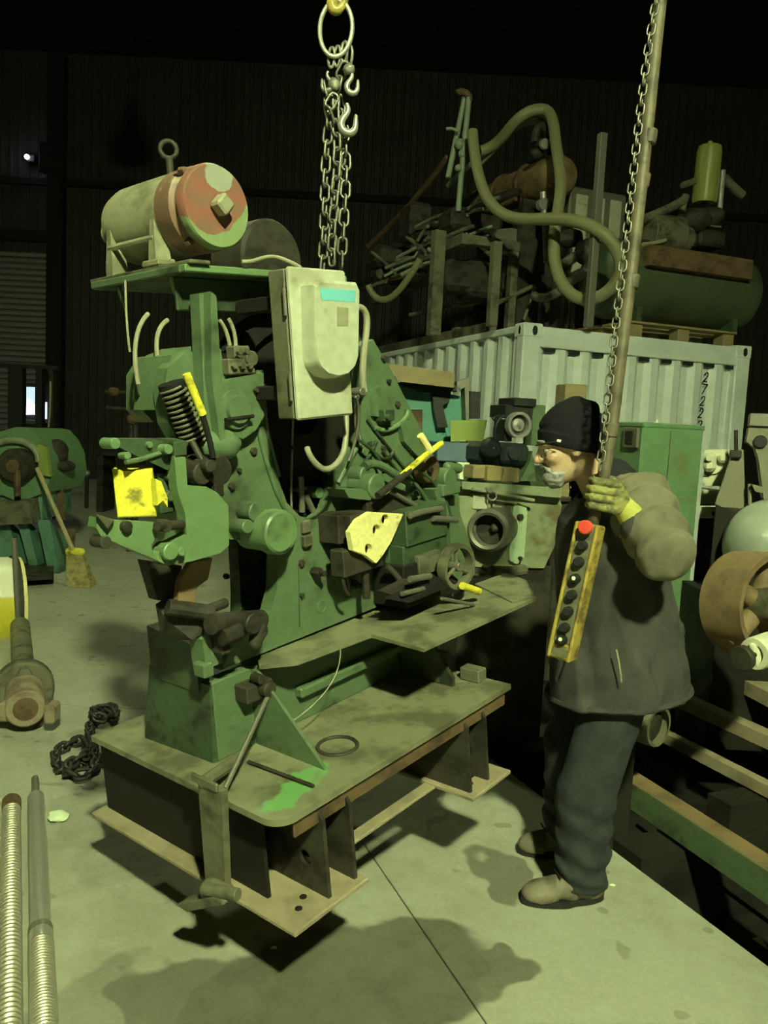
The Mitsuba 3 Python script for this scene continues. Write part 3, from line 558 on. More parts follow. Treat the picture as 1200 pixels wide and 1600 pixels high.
for b in (0.135, 0.345):
    add("mount", hull([[mc[0] - mR * 0.97, B0 + b, mc[2] - 0.02], [mc[0] - mR * 0.97, B0 + b + 0.018, mc[2] - 0.02], [mc[0] - mR * 0.6, B0 + b, mc[2] - mR * 0.8], [mc[0] - mR * 0.6, B0 + b + 0.018, mc[2] - mR * 0.8]] + [[mc[0] + x, B0 + b + y, zt + z] for x in (-mR * 1.05, -mR * 0.6) for y in (-0.005, 0.03) for z in (0, 0.014)]), "motor_beige", mot, M)
add("mount_bar", cat(tube([[mc[0] - mR * 0.95, B0 + 0.14, zt + 0.075], [mc[0] - mR * 0.95, B0 + 0.36, zt + 0.075]], 0.009, 8, smooth=False), box(mc[0] - mR * 1.1, mc[0] - mR * 0.6, B0 + 0.11, B0 + 0.19, zt, zt + 0.018)), "motor_beige", mot, M)
ep = mc + [0.0, 0.19, mR]
add("eyebolt", cat(cyl(ep - [0, 0, 0.01], ep + [0, 0, 0.045], 0.010), torus(ep + [0, 0, 0.067], [0.5, 0.8, 0], 0.022, 0.007, 24, 8)), "dark_grime", mot, M)
for t in (0.4, 2.2, 4.1, 5.4): add("bolt", bolt(mc + [mR * 0.99 * math.cos(t), 0.06, mR * 0.99 * math.sin(t)], [0, -1, 0], 0.010, 0.02), "motor_red", mot, M)
# belt pulley behind the motor
pyc = M.P(428, 405, 0.62); prr = 62 * M.sc(428, 405, 0.62)
a_("belt_guard", lathe([(0.0, 0.0), (prr * 0.93, 0.0), (prr, 0.012), (prr, 0.16), (prr * 0.9, 0.17), (0.0, 0.17)], pyc, [0, 1, 0], 40), "dark_grime", label="dull round belt guard behind the motor")
a_("power_cable", rod(M, [(378, 409, 0.345), (405, 405, 0.36), (432, 402, 0.38), (458, 412, 0.34), (470, 420, 0.30)], 3.5), "cable")
a_("rear_tie", cat(rod(M, [(338, 468, 0.55), (392, 470, 0.55)], 5, smooth=False), disc(M, 405, 475, 0.5, 0.04, 10)), "cream")
# control box
fb = 0.17
c0, c1, c2, c3 = [M.P(x, y, fb) for x, y in ((459, 418), (547, 425), (462, 655), (545, 648))]
al, ar_ = (c0[0] + c2[0]) / 2, (c1[0] + c3[0]) / 2; zb_, zt_ = (c2[2] + c3[2]) / 2, (c0[2] + c1[2]) / 2
bd = M.on(426, 540, 0, al)[1]
cb = a_("control_box", box(al, ar_, fb + 0.022, bd, zb_, zt_, 0.004), "grime", label="pale grey electrical control box")
add("door", box(al - 0.002, ar_ + 0.002, fb, fb + 0.019, zb_ - 0.003, zt_ + 0.003, 0.006), "cream", cb, M, label="pale door of the control box")
def hump(d, k):
    c = np.array([510, 530]); pts = [(470, 447), (476, 438), (538, 443), (542, 452), (540, 560), (535, 576), (523, 588), (507, 592), (491, 588), (478, 576), (472, 560)]
    q = [M.P(*(c + (np.array(p) - c) * k), fb) for p in pts]; return [x - [0, d, 0] for x in q]
hm = add("cover", hull(hump(0, 1.0) + hump(0.042, 0.99) + hump(0.052, 0.93)), "cream", cb, M, label="bulging rounded cover on the control box")
add("label", hull([M.P(x, y, fb) - [0, d, 0] for x, y in ((478, 453), (534, 457), (533, 475), (480, 472)) for d in (0.048, 0.0532)]), "teal_label", hm, M, label="blue stripe on the cover")
add("window", hull([M.P(x, y, fb) - [0, d, 0] for x, y in ((505, 482), (522, 484), (522, 512), (505, 512)) for d in (0.048, 0.0532)]), "motor_beige", hm, M)
add("hinge", cyl([al - 0.006, fb + 0.02, zb_ + 0.05], [al - 0.006, fb + 0.02, zb_ + 0.12], 0.005, n=8), "dull_steel", cb, M); add("hinge", cyl([al - 0.006, fb + 0.02, zt_ - 0.12], [al - 0.006, fb + 0.02, zt_ - 0.05], 0.005, n=8), "dull_steel", cb, M)
each("box_bracket", (box(al + 0.02, al + 0.06, bd, 0.42, zb_ + 0.05, zb_ + 0.09), box(al + 0.02, al + 0.06, bd, 0.42, zt_ - 0.1, zt_ - 0.06)), "black_steel", mach, M)
a_("conduit", rod(M, [(552, 486, 0.30), (564, 481, 0.30), (572, 492, 0.30), (571, 530, 0.30), (569, 612, 0.30)], 5.5), "cable"); a_("conduit_fitting", cat(rect(M, 560, 606, 573, 620, 0.29, 0.04), disc(M, 567, 612, 0.28, 0.05, 6)), "dull_steel")
a_("conduit", rod(M, [(480, 700, 0.25), (487, 716, 0.24), (508, 733, 0.24), (528, 722, 0.24), (538, 700, 0.24), (541, 668, 0.25), (541, 640, 0.26)], 4.8, 12), "cable", label="flexible conduit looping below the control box")
each("oil_line", (rod(M, [(556, 620, 0.30), (560, 660, 0.33), (545, 720, 0.36)], 2.5), rod(M, [(566, 620, 0.32), (556, 650, 0.34), (562, 690, 0.37)], 3), rod(M, [(458, 650, 0.40), (455, 760, 0.42), (456, 800, 0.42)], 2)), "dull_steel", mach, M)
for x, y, d, r in ((360, 760, BB, 6), (372, 735, BB, 4), (352, 900, 0.6, 5), (455, 700, BB, 4), (540, 800, BB, 5), (560, 700, BB, 5), (650, 770, 0.38, 6), (668, 845, 0.30, 5), (598, 560, BB, 5), (606, 596, BB, 4), (640, 705, BB, 4), (470, 930, BB, 4), (585, 905, BB, 6), (600, 920, BB, 4), (330, 640, 0.38, 5), (398, 610, 0.36, 4)):
    a_("frame_bolt", bolt(M.P(x, y, d), [0, -1, 0], r * M.sc(x, y, d), 0.012), "dark_grime")
for pts, r in (([(640, 748, 0.36), (660, 770, 0.34), (676, 800, 0.32)], 3), ([(588, 690, 0.38), (575, 715, 0.37), (560, 735, 0.36)], 3), ([(655, 735, 0.33), (690, 770, 0.33), (706, 812, 0.33)], 2.5), ([(604, 885, 0.3), (620, 900, 0.28), (632, 922, 0.26)], 5), ([(560, 672, 0.38), (566, 690, 0.36), (580, 702, 0.36), (600, 740, 0.35)], 3), ([(530, 800, 0.38), (536, 840, 0.36), (532, 870, 0.36)], 4)):
    a_("linkage", rod(M, pts, r), "green_dark" if r < 4 else "dark_grime")
a_("lock_lever", cat(hsph((*M.P(548, 862, 0.30), 0.012)), rod(M, [(548, 864, 0.30), (536, 900, 0.30), (545, 930, 0.32)], 3)), "dark_grime")
a_("guide_block", rect(M, 655, 870, 690, 890, 0.25, 0.08), "grime"); a_("chip_tray", slab(M, [(600, 925), (640, 905), (668, 925), (640, 940)], 0.24, 0.03), "dark_grime")
# ------------------------------------------------------------------ chain sling and crane hook
def link_mesh(L, wd, r, k=6):
    th = np.linspace(0, 2 * np.pi, 17)[:-1]
    h = (L - wd) / 2
    pts = [np.array([wd / 2 * math.cos(t), 0, wd / 2 * math.sin(t) + (h if math.sin(t) >= 0 else -h)]) for t in th]
    return tube(pts, r, k, smooth=False, closed=True)
def rot_to(d, turn):
    a, b, d = basis(d); x = math.cos(turn) * a + math.sin(turn) * b; y = np.cross(d, x)
    m = np.eye(4); m[:3, 0], m[:3, 1], m[:3, 2] = x, y, d; return m
def chain(parent, pts, L, wd, r, mat_, name="link", twist=0.2):
    ply_ = mikit.ply(link_mesh(L, wd, r), "m_" + mat_, smooth=True)
    q = spline(pts, 400) if len(pts) > 2 else spline(pts, 100)
    s = np.concatenate([[0], np.cumsum(np.linalg.norm(np.diff(q, axis=0), axis=1))]); pitch = L - 2.3 * r
    for i in range(int(s[-1] / pitch)):
        c = np.array([np.interp((i + 0.5) * pitch, s, q[:, k]) for k in range(3)])
        e = np.array([np.interp((i + 0.6) * pitch, s, q[:, k]) for k in range(3)])
        m = rot_to(e - c, twist + (i % 2) * math.pi / 2); m[:3, 3] = c; place(name, ply_, m, parent)
SY = 2.62
def sp_(x, y, d=0.0): return W.P(x, y, SY + d)
sl = thing("chain_sling", "steel lifting chain sling with an oval ring, hanging over the green machine", "chain")
ssc = W.sc(520, 200, SY)
def ringm(x, y, rx, ry, r, d=0.0, ax=(0, 1, 0)):
    c = sp_(x, y, d); th = np.arange(36) * 2 * np.pi / 36; a = nrm(np.cross(ax, [0, 0, 1]))
    return tube([c + ssc * (rx * np.cos(t) * a + ry * np.sin(t) * np.array([0.02, 0, 1])) for t in th], r * ssc, 9, smooth=False, closed=True)
add("ring", ringm(525, 45, 25, 41, 3.6), "steel", sl, label="large oval steel ring")
for x0, y0, x1, y1 in ((519, 78, 517, 102), (526, 76, 528, 100), (533, 70, 543, 92), (540, 80, 552, 95)):
    add("coupling", ringm((x0 + x1) / 2, (y0 + y1) / 2, 5, 15, 2.4, 0.01, nrm([rng.uniform(-0.6, 0.6), 1, 0])), "dull_steel", sl)
def hookm(x, y, s, flip=1, r=3.6):
    pts = [(x, y - 16 * s), (x, y - 4 * s), (x - flip * 6 * s, y + 6 * s), (x - flip * 2 * s, y + 16 * s), (x + flip * 8 * s, y + 16 * s), (x + flip * 11 * s, y + 4 * s), (x + flip * 12 * s, y - 3 * s)]
    return tube([sp_(a, b, -0.01) for a, b in pts], np.array([0.7, 1.0, 1.25, 1.3, 1.2, 0.9, 0.5]) * r * s * ssc, 10)
add("hook", hookm(548, 128, 1.0, 1), "steel", sl); add("hook", hookm(541, 184, 1.35, 1), "steel", sl); add("hook", hookm(513, 126, 0.9, -1), "dull_steel", sl)
add("clevis", cat(lump(sp_(522, 132, -0.01), (0.02, 0.015, 0.02), 1), lump(sp_(545, 108, -0.01), (0.018, 0.015, 0.018), 2)), "dull_steel", sl)
L_, w_, r_ = 27 * ssc, 14.5 * ssc, 2.2 * ssc
for j, pts in enumerate(([(507, 130, 0), (514, 175, 0), (510, 240, 0.01), (507, 330, 0.01), (503, 425, 0.02)], [(541, 100, 0.0), (524, 160, 0.01), (527, 230, 0.0), (521, 330, 0), (520, 425, 0.02)], [(528, 150, 0.02), (540, 240, 0.03), (538, 330, 0.02), (533, 428, 0.04)], [(524, 150, -0.02), (516, 185, -0.02), (531, 215, 0.02), (526, 300, 0.05), (527, 430, 0.06)])):
    chain(sl, [sp_(x, y, d) for x, y, d in pts], L_, w_, r_, "dull_steel", twist=0.3 + j * 0.5)
hk = thing("crane_hook", "yellow painted crane hook at the top edge holding the oval ring", "hook")
add("body", tube([sp_(527, -45), sp_(527, -10), sp_(518, 8), sp_(524, 16), sp_(534, 10), sp_(545, -14)], np.array([0.020, 0.022, 0.024, 0.022, 0.017, 0.008]) * 0.7, 12), "yellow_worn", hk)
add("shank", cyl(sp_(527, -40), sp_(527, -120), 0.03), "dark_grime", hk)
add("wire", tube([sp_(527, -120), sp_(527, -120) + [0, 0, 4.5]], 0.008, 6, smooth=False), "black_steel", hk)

# ------------------------------------------------------------------ shipping container
CW, CL, CH = 2.44, 6.06, 2.45
con = thing("shipping_container", "pale grey shipping container with machinery piled on its roof", "container")
def k_(name, mesh, m_, parent=con, smooth=False, label=None): return add(name, mesh, m_, parent, K, smooth, label)
def corr(n, pitch, depth, L):
    pr = []
    for i in range(n):
        q = i * pitch; pr += [(q, 0), (q + pitch * 0.28, 0), (q + pitch * 0.5, depth), (q + pitch * 0.78, depth)]
    return [(x, y) for x, y in pr if x < L] + [(L, 0), ]
pe = corr(10, (CW - 0.24) / 9.0, 0.045, CW - 0.24); poly = [(0.12 + x, 0.03 + y) for x, y in pe] + [(CW - 0.12, 0.10), (0.12, 0.10)]
k_("end_panel", prism(poly, 0.15, CH - 0.18, 2), "container")
ps = corr(30, 0.278, 0.036, CL - 0.24); poly = [(0.02 + y, 0.12 + x) for x, y in ps] + [(0.09, CL - 0.12), (0.09, 0.12)]
k_("side_panel", prism(poly, 0.15, CH - 0.07, 2), "container")
k_("side_panel", box(CW - 0.06, CW - 0.02, 0.1, CL - 0.1, 0.1, CH - 0.06), "container"); k_("roof_panel", box(0.03, CW - 0.03, 0.03, CL - 0.03, CH - 0.05, CH - 0.02, 0), "container"); k_("door_panel", box(0.1, CW - 0.1, CL - 0.05, CL - 0.02, 0.15, CH - 0.1), "container")
for x0 in (0, CW - 0.17):
    k_("corner_post", box(x0, x0 + 0.17, 0, 0.12, 0.1, CH - 0.02, 0.012), "container")
    k_("corner_post", box(x0, x0 + 0.17, CL - 0.12, CL, 0.1, CH - 0.02, 0.012), "container")
k_("top_rail", box(0.15, CW - 0.15, 0.004, 0.10, CH - 0.19, CH - 0.02, 0.006), "container"); k_("top_rail", box(0.008, 0.07, 0.15, CL - 0.15, CH - 0.075, CH - 0.015, 0.006), "container"); k_("bottom_rail", box(0, CW, 0.0, 0.1, 0.02, 0.16), "container"); k_("bottom_rail", box(0.0, 0.08, 0.1, CL, 0.02, 0.16), "container")
for x0 in (0, CW - 0.178):
    cc = k_("corner_casting", box(x0 - 0.004, x0 + 0.178, -0.006, 0.16, CH - 0.115, CH, 0.008), "container")
    add("slot", prism(sa.translate(sa.scale(sg.Point(0, 0).buffer(0.04), 0.62, 1), x0 + 0.10, CH - 0.06), -0.0075, -0.004), "ink", cc, K)
    if x0 == 0: add("slot", prism(sa.translate(sa.scale(sg.Point(0, 0).buffer(0.035), 0.5, 1), 0.07, CH - 0.06), x0 - 0.006, x0 - 0.003, 0), "ink", cc, K)
for i in range(1, 10):
    q = 0.12 + (i - 0.36) * (CW - 0.24) / 9.0
    if q < CW - 0.15: k_("rib_shade", box(q - 0.055, q + 0.055, 0.0285, 0.034, CH - 0.225, CH - 0.192, 0), "ink")  # black strips painted as shade at the top of each corrugation recess
for i, (ch, (px, py)) in enumerate(zip("27222", ((1096, 597), (1094, 615), (1091, 634), (1088, 653), (1086, 672)))):
    t = meshkit.text_mesh(ch, 0.092, 0.004)
    v = np.array(t.vertices); o = K.P(px, py, 0.027)
    v = np.stack([o[0] + (v[:, 0] + 0.25 * v[:, 1]) * 0.85, o[1] + 0.0 - v[:, 2], o[2] + v[:, 1]], 1)
    k_("digit", trimesh.Trimesh(v, t.faces, process=False), "ink")
# ---- on its roof: hydraulic pump unit, receiver, compressor on a pallet
RT = CH
hu = thing("hydraulic_unit", "rusty hydraulic pump unit with thick hoses on the container roof", "machine")
def h_add(name, mesh, m_, parent=hu, fr=K, label=None, smooth=35): return add(name, mesh, m_, parent, fr, smooth, label)
def post(x, y0, y1, dx, rp):
    p = K.on(x, y0, 2, RT); dpt = p[1]; q = K.P(dx, y1, dpt); r = rp * K.sc(x, y0, dpt)
    return box(p[0] - r, p[0] + r, p[1] - r, p[1] + r, RT, q[2]), p, q
for i, (x, y0, y1, dx) in enumerate(((677, 524, 362, 694), (768, 510, 378, 775))):
    m, p, q = post(x, y0, y1, dx, 9 if i == 0 else 7)
    p[0] = max(p[0], 0.08)
    h_add("leg", m, "grime")
    if i == 0: P0, Q0 = p, q
    else: P1, Q1 = p, q
h_add("leg", box(P0[0] + 0.52, P0[0] + 0.60, P0[1] - 0.04, P0[1] + 0.05, RT, Q0[2]), "grime"); h_add("leg", box(P0[0] - 0.04, P0[0] + 0.05, 5.4, 5.5, RT, Q0[2]), "grime")
ft = Q0[2]
h_add("frame_top", cat(box(P0[0] - 0.05, P0[0] + 0.05, P0[1] - 0.05, 5.6, ft - 0.10, ft), box(P0[0], P0[0] + 0.6, P0[1] - 0.05, P0[1] + 0.05, ft - 0.09, ft), box(P0[0], P0[0] + 0.6, 4.0, 4.1, ft - 0.1, ft), box(P0[0] + 0.52, P0[0] + 0.60, P0[1] - 0.05, 5.6, ft - 0.10, ft)), "grime")
each("skid_rail", (box(0.1, 0.22, 0.9, 5.6, RT, RT + 0.10), box(1.0, 1.12, 0.9, 5.6, RT, RT + 0.10), box(0.1, 1.1, P0[1] + 0.1, P0[1] + 0.22, RT + 0.02, RT + 0.12), box(0.1, 1.1, 4.4, 4.5, RT + 0.02, RT + 0.12)), "grime", hu, K)
def wrod(pts, rp, n=12, smooth=True): return rod(W, pts, rp, n, smooth)
DH = 8.3
HS = [((738, 205, 8.2), (744, 255, 8.1), (762, 310, 7.9), (800, 340, 7.6), (860, 342, 7.25), (920, 352, 6.95), (955, 378, 6.9), (970, 415, 6.95), (955, 450, 7.05), (915, 468, 7.2), (880, 445, 7.35), (866, 400, 7.45), (868, 350, 7.55), (876, 290, 7.7), (868, 220, 8.0), (852, 172, DH), (820, 178, DH), (790, 208, DH + 0.2), (752, 236, DH + 0.4))]
for pts in HS: h_add("hose", tube([W.P(*p) for p in pts], 8.6 * W.sc(*pts[0]), 12, 160), "hose", fr=W, label="thick looping olive hose")
for pts in (((860, 195, DH + 0.1), (838, 178, DH + 0.1), (800, 205, DH + 0.2), (750, 245, DH + 0.5), (700, 290, DH + 1.0)), ((850, 190, DH + 0.3), (828, 185, DH + 0.2), (790, 215, DH + 0.3), (742, 262, DH + 0.7)), ((862, 196, DH + 0.2), (830, 192, DH + 0.3), (800, 204, DH + 0.4))):
    h_add("thin_hose", wrod(pts, 4.5), "hose_pale", fr=W)
h_add("pipe", wrod(((700, 245, 9.0), (640, 320, 9.8), (575, 385, 10.6)), 5), "rusty", fr=W)
h_add("pipe", wrod(((733, 150, 8.4), (728, 200, 8.4), (722, 260, 8.45), (716, 330, 8.5)), 4.5), "hose_pale", fr=W)
h_add("pipe", wrod(((726, 152, 8.45), (712, 220, 8.5), (700, 278, 8.5)), 4.5), "hose_pale", fr=W)
h_add("pipe_elbow", wrod(((714, 146, 8.4), (722, 143, 8.4), (730, 147, 8.4), (734, 158, 8.4)), 5), "rusty", fr=W)
each("valve_body", [lump(W.P(x, y, 8.42), (r, r, r), i) for i, (x, y, r) in enumerate(((718, 225, 0.05), (722, 240, 0.04), (716, 262, 0.035), (728, 210, 0.04)))], "hose_pale", hu)
h_add("valve_stem", cat(wrod(((697, 202, 8.4), (706, 201, 8.4), (716, 206, 8.4)), 2.5)), "hose_pale", fr=W)
h_add("hose_end", wrod(((575, 445, 9.4), (590, 466, 9.4), (610, 465, 9.3), (640, 432, 9.1), (656, 405, 9.0)), 5), "hose", fr=W)
random_ = random.Random(11)
for i in range(26):                                             # valves, cylinders and pipes heaped on the frame
    t = random_.random(); x, y = 590 + 200 * t + random_.uniform(-18, 18), 405 - 95 * t + random_.uniform(-16, 42)
    d = 9.9 - 1.1 * t
    if i % 2: m = wrod(((x, y, d), (x + random_.uniform(30, 75), y - random_.uniform(10, 34), d - 0.35)), random_.uniform(3.5, 7), 10, False)
    else: m = lump(W.P(x, y, d), (random_.uniform(0.05, 0.11), 0.09, random_.uniform(0.05, 0.1)), i)
    h_add("fitting", m, ("grime", "dark_grime", "dull_steel", "rusty")[i % 4], fr=W)
for i in range(22):                                             # thin pipes criss-crossing in the unit
    t = random_.random(); x, y = 575 + 170 * t + random_.uniform(-12, 12), 425 - 85 * t + random_.uniform(-30, 40)
    d = 9.6 - 1.2 * t; L = random_.uniform(25, 80); s = random_.choice((-0.45, -0.4, -0.35, 0.9, -1.4))
    h_add("thin_pipe", wrod(((x, y, d), (x + L * 0.5, y + s * L * 0.5 - 2, d - 0.1), (x + L * (1 if abs(s) < 0.8 else 0.6), y + s * L * (1 if abs(s) < 0.8 else 0.6), d - 0.2)), random_.uniform(1.8, 3.2), 8), ("grime", "hose_pale", "dull_steel")[i % 3], fr=W)
for x, y, d, a, b in ((716, 435, 8.8, 0.22, 0.16), (610, 405, 9.8, 0.25, 0.12), (735, 350, 8.8, 0.3, 0.12), (650, 350, 9.4, 0.14, 0.2), (815, 428, 8.9, 0.30, 0.25), (760, 440, 8.9, 0.3, 0.2)):
    p = K.E @ (W.P(x, y, d) - K.o); h_add("gear_case", box(p[0] - a, p[0] + a, p[1] - 0.2, p[1] + 0.2, p[2] - b, p[2] + b, 0.05), "green_dark" if d < 8.8 else "dark_grime")
h_add("lever_plate", cat(rod(K, [(795, 378, 2.0), (822, 368, 2.0)], 10), slab(K, [(772, 368), (778, 358), (800, 356), (822, 362), (824, 372), (806, 378), (782, 378)], 1.6, 0.06), slab(K, [(783, 376), (792, 376), (790, 405), (785, 405)], 1.6, 0.05)), "dull_steel")
each("brace", (rod(K, [(768, 478, 1.4), (835, 446, 1.4)], 3.5, smooth=False), rod(K, [(836, 448, 1.4), (818, 500, 1.4)], 3, smooth=False), rod(K, [(640, 492, 2.9), (770, 468, 2.0)], 3, smooth=False), rod(K, [(852, 352, 1.2), (854, 410, 1.2)], 5, smooth=False)), "grime", hu, K)
rc0, rc1 = K.P(872, 275, 1.2), K.P(755, 322, 3.2)
rr = 33 * K.sc(872, 275, 1.2)
rt = thing("receiver_tank", "rust brown horizontal pressure tank lying behind the looping hose", "tank")
add("shell", lathe([(0, -0.14), (rr * 0.5, -0.12), (rr * 0.85, -0.06), (rr, 0.02), (rr, np.linalg.norm(rc1 - rc0)), (rr * 0.6, np.linalg.norm(rc1 - rc0) + 0.12), (0, np.linalg.norm(rc1 - rc0) + 0.15)], rc0, rc1 - rc0, 32), "rust_bright", rt, K)
dd = nrm(rc1 - rc0)
for s in (0.55, 1.25): add("band", torus(rc0 + dd * s, dd, rr * 1.02, 0.03, 30, 8), "rusty", rt, K)
each("saddle", (box(rc0[0] - 0.2, rc0[0] + 0.2, rc0[1] + 0.3, rc0[1] + 0.4, RT, rc0[2] - rr * 0.8), box(rc1[0] - 0.2, rc1[0] + 0.2, rc1[1] - 0.4, rc1[1] - 0.3, RT, rc1[2] - rr * 0.8)), "dark_grime", rt, K)
each("valve", (lump(K.P(846, 225, 1.25), (0.06, 0.06, 0.05), 3), lump(K.P(838, 240, 1.25), (0.07, 0.06, 0.05), 4), rod(K, [(836, 222, 1.25), (838, 205, 1.25), (846, 197, 1.25), (858, 210, 1.25), (860, 240, 1.25)], 6)), "dark_grime", rt, K)
add("gauge", disc(K, 853, 224, 1.1, 0.05, 8), "chrome", rt, K)
vv = add("drain_valve", cat(disc(K, 851, 318, 1.1, 0.08, 9), rod(K, [(848, 300, 1.15), (850, 330, 1.15), (850, 350, 1.15)], 5)), "chrome", rt, K)
mp_ = K.on(919, 511, 2, RT); mt_ = K.P(921, 204, mp_[1])
single("square_post", "tall galvanised square post standing upright on the container roof", "post", box(mp_[0] - 0.032, mp_[0] + 0.032, mp_[1] - 0.032, mp_[1] + 0.032, RT, mt_[2]), "dull_steel", K)
cabp = K.P(930, 360, 1.5)
pc_ = thing("panel_box", "pale ribbed metal cabinet on the container roof behind the square post", "cabinet")
x0, x1 = K.P(887, 360, 1.5)[0], K.P(976, 360, 1.5)[0]; zt2 = K.P(930, 296, 1.5)[2]
add("body", box(x0, x1, 1.5, 2.3, RT, zt2, 0.02), "dull_steel", pc_, K)
for i in range(3):
    xa = x0 + (x1 - x0) * (0.1 + 0.30 * i); add("panel", box(xa, xa + (x1 - x0) * 0.2, 1.48, 1.5, RT + 0.1, zt2 - 0.08, 0.008), "cream", pc_, K)
# valve manifold in front of the compressor
vm = thing("pipe_manifold", "dark valve manifold between the hoses and the compressor tank", "manifold")
for pts, r in ((((882, 412, 8.0), (905, 398, 7.9), (930, 388, 7.8)), 8), (((880, 448, 8.0), (900, 432, 7.9), (935, 424, 7.8)), 9), (((835, 462, 8.2), (850, 465, 8.1), (874, 455, 8.0)), 7)):
    add("pipe", wrod(pts, r), "grime", vm)
add("body", cat(lump(W.P(918, 395, 7.9), (0.12, 0.1, 0.13), 8), lump(W.P(890, 372, 8.1), (0.14, 0.1, 0.09), 9), lump(W.P(933, 420, 7.9), (0.08, 0.08, 0.08), 10), torus(W.P(938, 398, 7.75), [0.4, -0.9, 0.1], 0.10, 0.02)), "dark_grime", vm)
each("stand", [box(p[0] - 0.03, p[0] + 0.03, p[1], p[1] + 0.06, RT, p[2]) for p in (K.P(905, 440, 1.2), K.P(850, 462, 1.3))], "dark_grime", vm, K)

pal = thing("wooden_pallet", "wooden pallet under the green compressor tank on the container roof", "pallet")
pz = 0.14
TB = 0.55
xA, xB = K.P(985, 520, 0.18)[0], K.P(1148, 532, 0.18)[0]
for b in (0.15, 0.38, 0.61, 0.84, 1.07): add("deck_board", box(xA - 0.05, xB, b, b + 0.17, RT + pz - 0.02, RT + pz), "wood", pal, K)
for i in range(3):
    for b in (0.18, 0.62, 1.06): add("block", box(xA + i * (xB - xA - 0.14) / 2, xA + i * (xB - xA - 0.14) / 2 + 0.13, b, b + 0.13, RT, RT + pz - 0.02), "wood", pal, K)
com = thing("air_compressor", "green air compressor tank with pump on top, at the right end of the container roof", "compressor")
tR_ = 58 * K.sc(1080, 450, TB)
tz = K.P(1100, 448, TB)[2]; tx0, tx1 = K.P(938, 440, TB)[0], K.P(1146, 450, TB)[0]
tz = RT + pz + tR_ + 0.06
c_add = lambda name, mesh, m_, parent=com, label=None: add(name, mesh, m_, parent, K, 35, label)
c_add("tank", lathe([(0, -0.12), (tR_ * 0.6, -0.09), (tR_ * 0.9, -0.03), (tR_, 0.05), (tR_, tx1 - tx0 - 0.05), (tR_ * 0.92, tx1 - tx0 + 0.05), (tR_ * 0.6, tx1 - tx0 + 0.12), (0, tx1 - tx0 + 0.14)], [tx0, TB, tz], [1, 0, 0], 44), "green_dark2")
for x in (tx0 + 0.25, tx1 - 0.2): c_add("leg", cat(prism([(TB - 0.25, RT + pz), (TB + 0.25, RT + pz), (TB + 0.25, tz - 0.1), (TB - 0.25, tz - 0.1)], x, x + 0.06, 0)), "green_dark")
zd = K.P(1080, 392, 0.12)[2]; xd0, xd1 = K.P(990, 395, 0.35)[0], K.P(1148, 400, 0.35)[0]
c_add("deck", box(xd0, xd1, 0.10, 1.0, K.P(1080, 424, 0.12)[2], zd), "rusty")
cm = lambda x, y, d=0.45: K.P(x, y, d)
c_add("motor", cat(cyl(cm(1010, 362), cm(1058, 368), 0.17), cyl(cm(1058, 372), cm(1075, 374), 0.11)), "grime")
c_add("motor_foot", box(xd0 + 0.05, xd0 + 0.4, 0.4, 0.7, zd, zd + 0.12), "dark_grime")
c_add("pump", cat(rect(K, 1096, 355, 1134, 388, 0.40, 0.3, 0.02), lump(cm(1085, 345), (0.16, 0.16, 0.12), 21), lump(cm(1110, 340), (0.12, 0.14, 0.1), 22), rod(K, [(1090, 330, 0.45), (1095, 352, 0.45)], 10), rect(K, 1078, 358, 1100, 386, 0.45, 0.2, 0.03)), "dark_grime")
each("pump_fin", [rect(K, 1090, 338 + 6 * i, 1128, 341 + 6 * i, 0.38, 0.3, 0.003) for i in range(3)], "grime", com, K)
ff = cm(1100, 318, 0.45); fz = cm(1103, 228, 0.45)[2]; fr2 = 19 * K.sc(1100, 270, 0.45)
c_add("filter", lathe([(0.03, 0), (fr2 * 0.9, 0.0), (fr2, 0.03), (fr2, fz - ff[2] - 0.05), (fr2 * 0.9, fz - ff[2]), (0.03, fz - ff[2] + 0.02), (0.02, fz - ff[2] + 0.05), (0, fz - ff[2] + 0.05)], ff, [0.02, 0, 1], 30), "olive_yellow", label="tall yellowish green air filter")
c_add("riser", rod(K, [(1124, 335, 0.40), (1130, 266, 0.40)], 4, smooth=False), "chrome")
each("branch_pipe", (rod(K, [(1132, 278, 0.42), (1145, 292, 0.42), (1160, 305, 0.42)], 7), rod(K, [(1005, 342, 0.4), (1040, 328, 0.4), (1070, 312, 0.4)], 7), rod(K, [(1064, 330, 0.42), (1072, 305, 0.42)], 6), rod(K, [(1066, 290, 0.45), (1086, 282, 0.45)], 5)), "grime", com, K)
c_add("air_line", rod(K, [(1004, 382, 0.3), (1020, 380, 0.3), (1040, 375, 0.3)], 3), "cable")

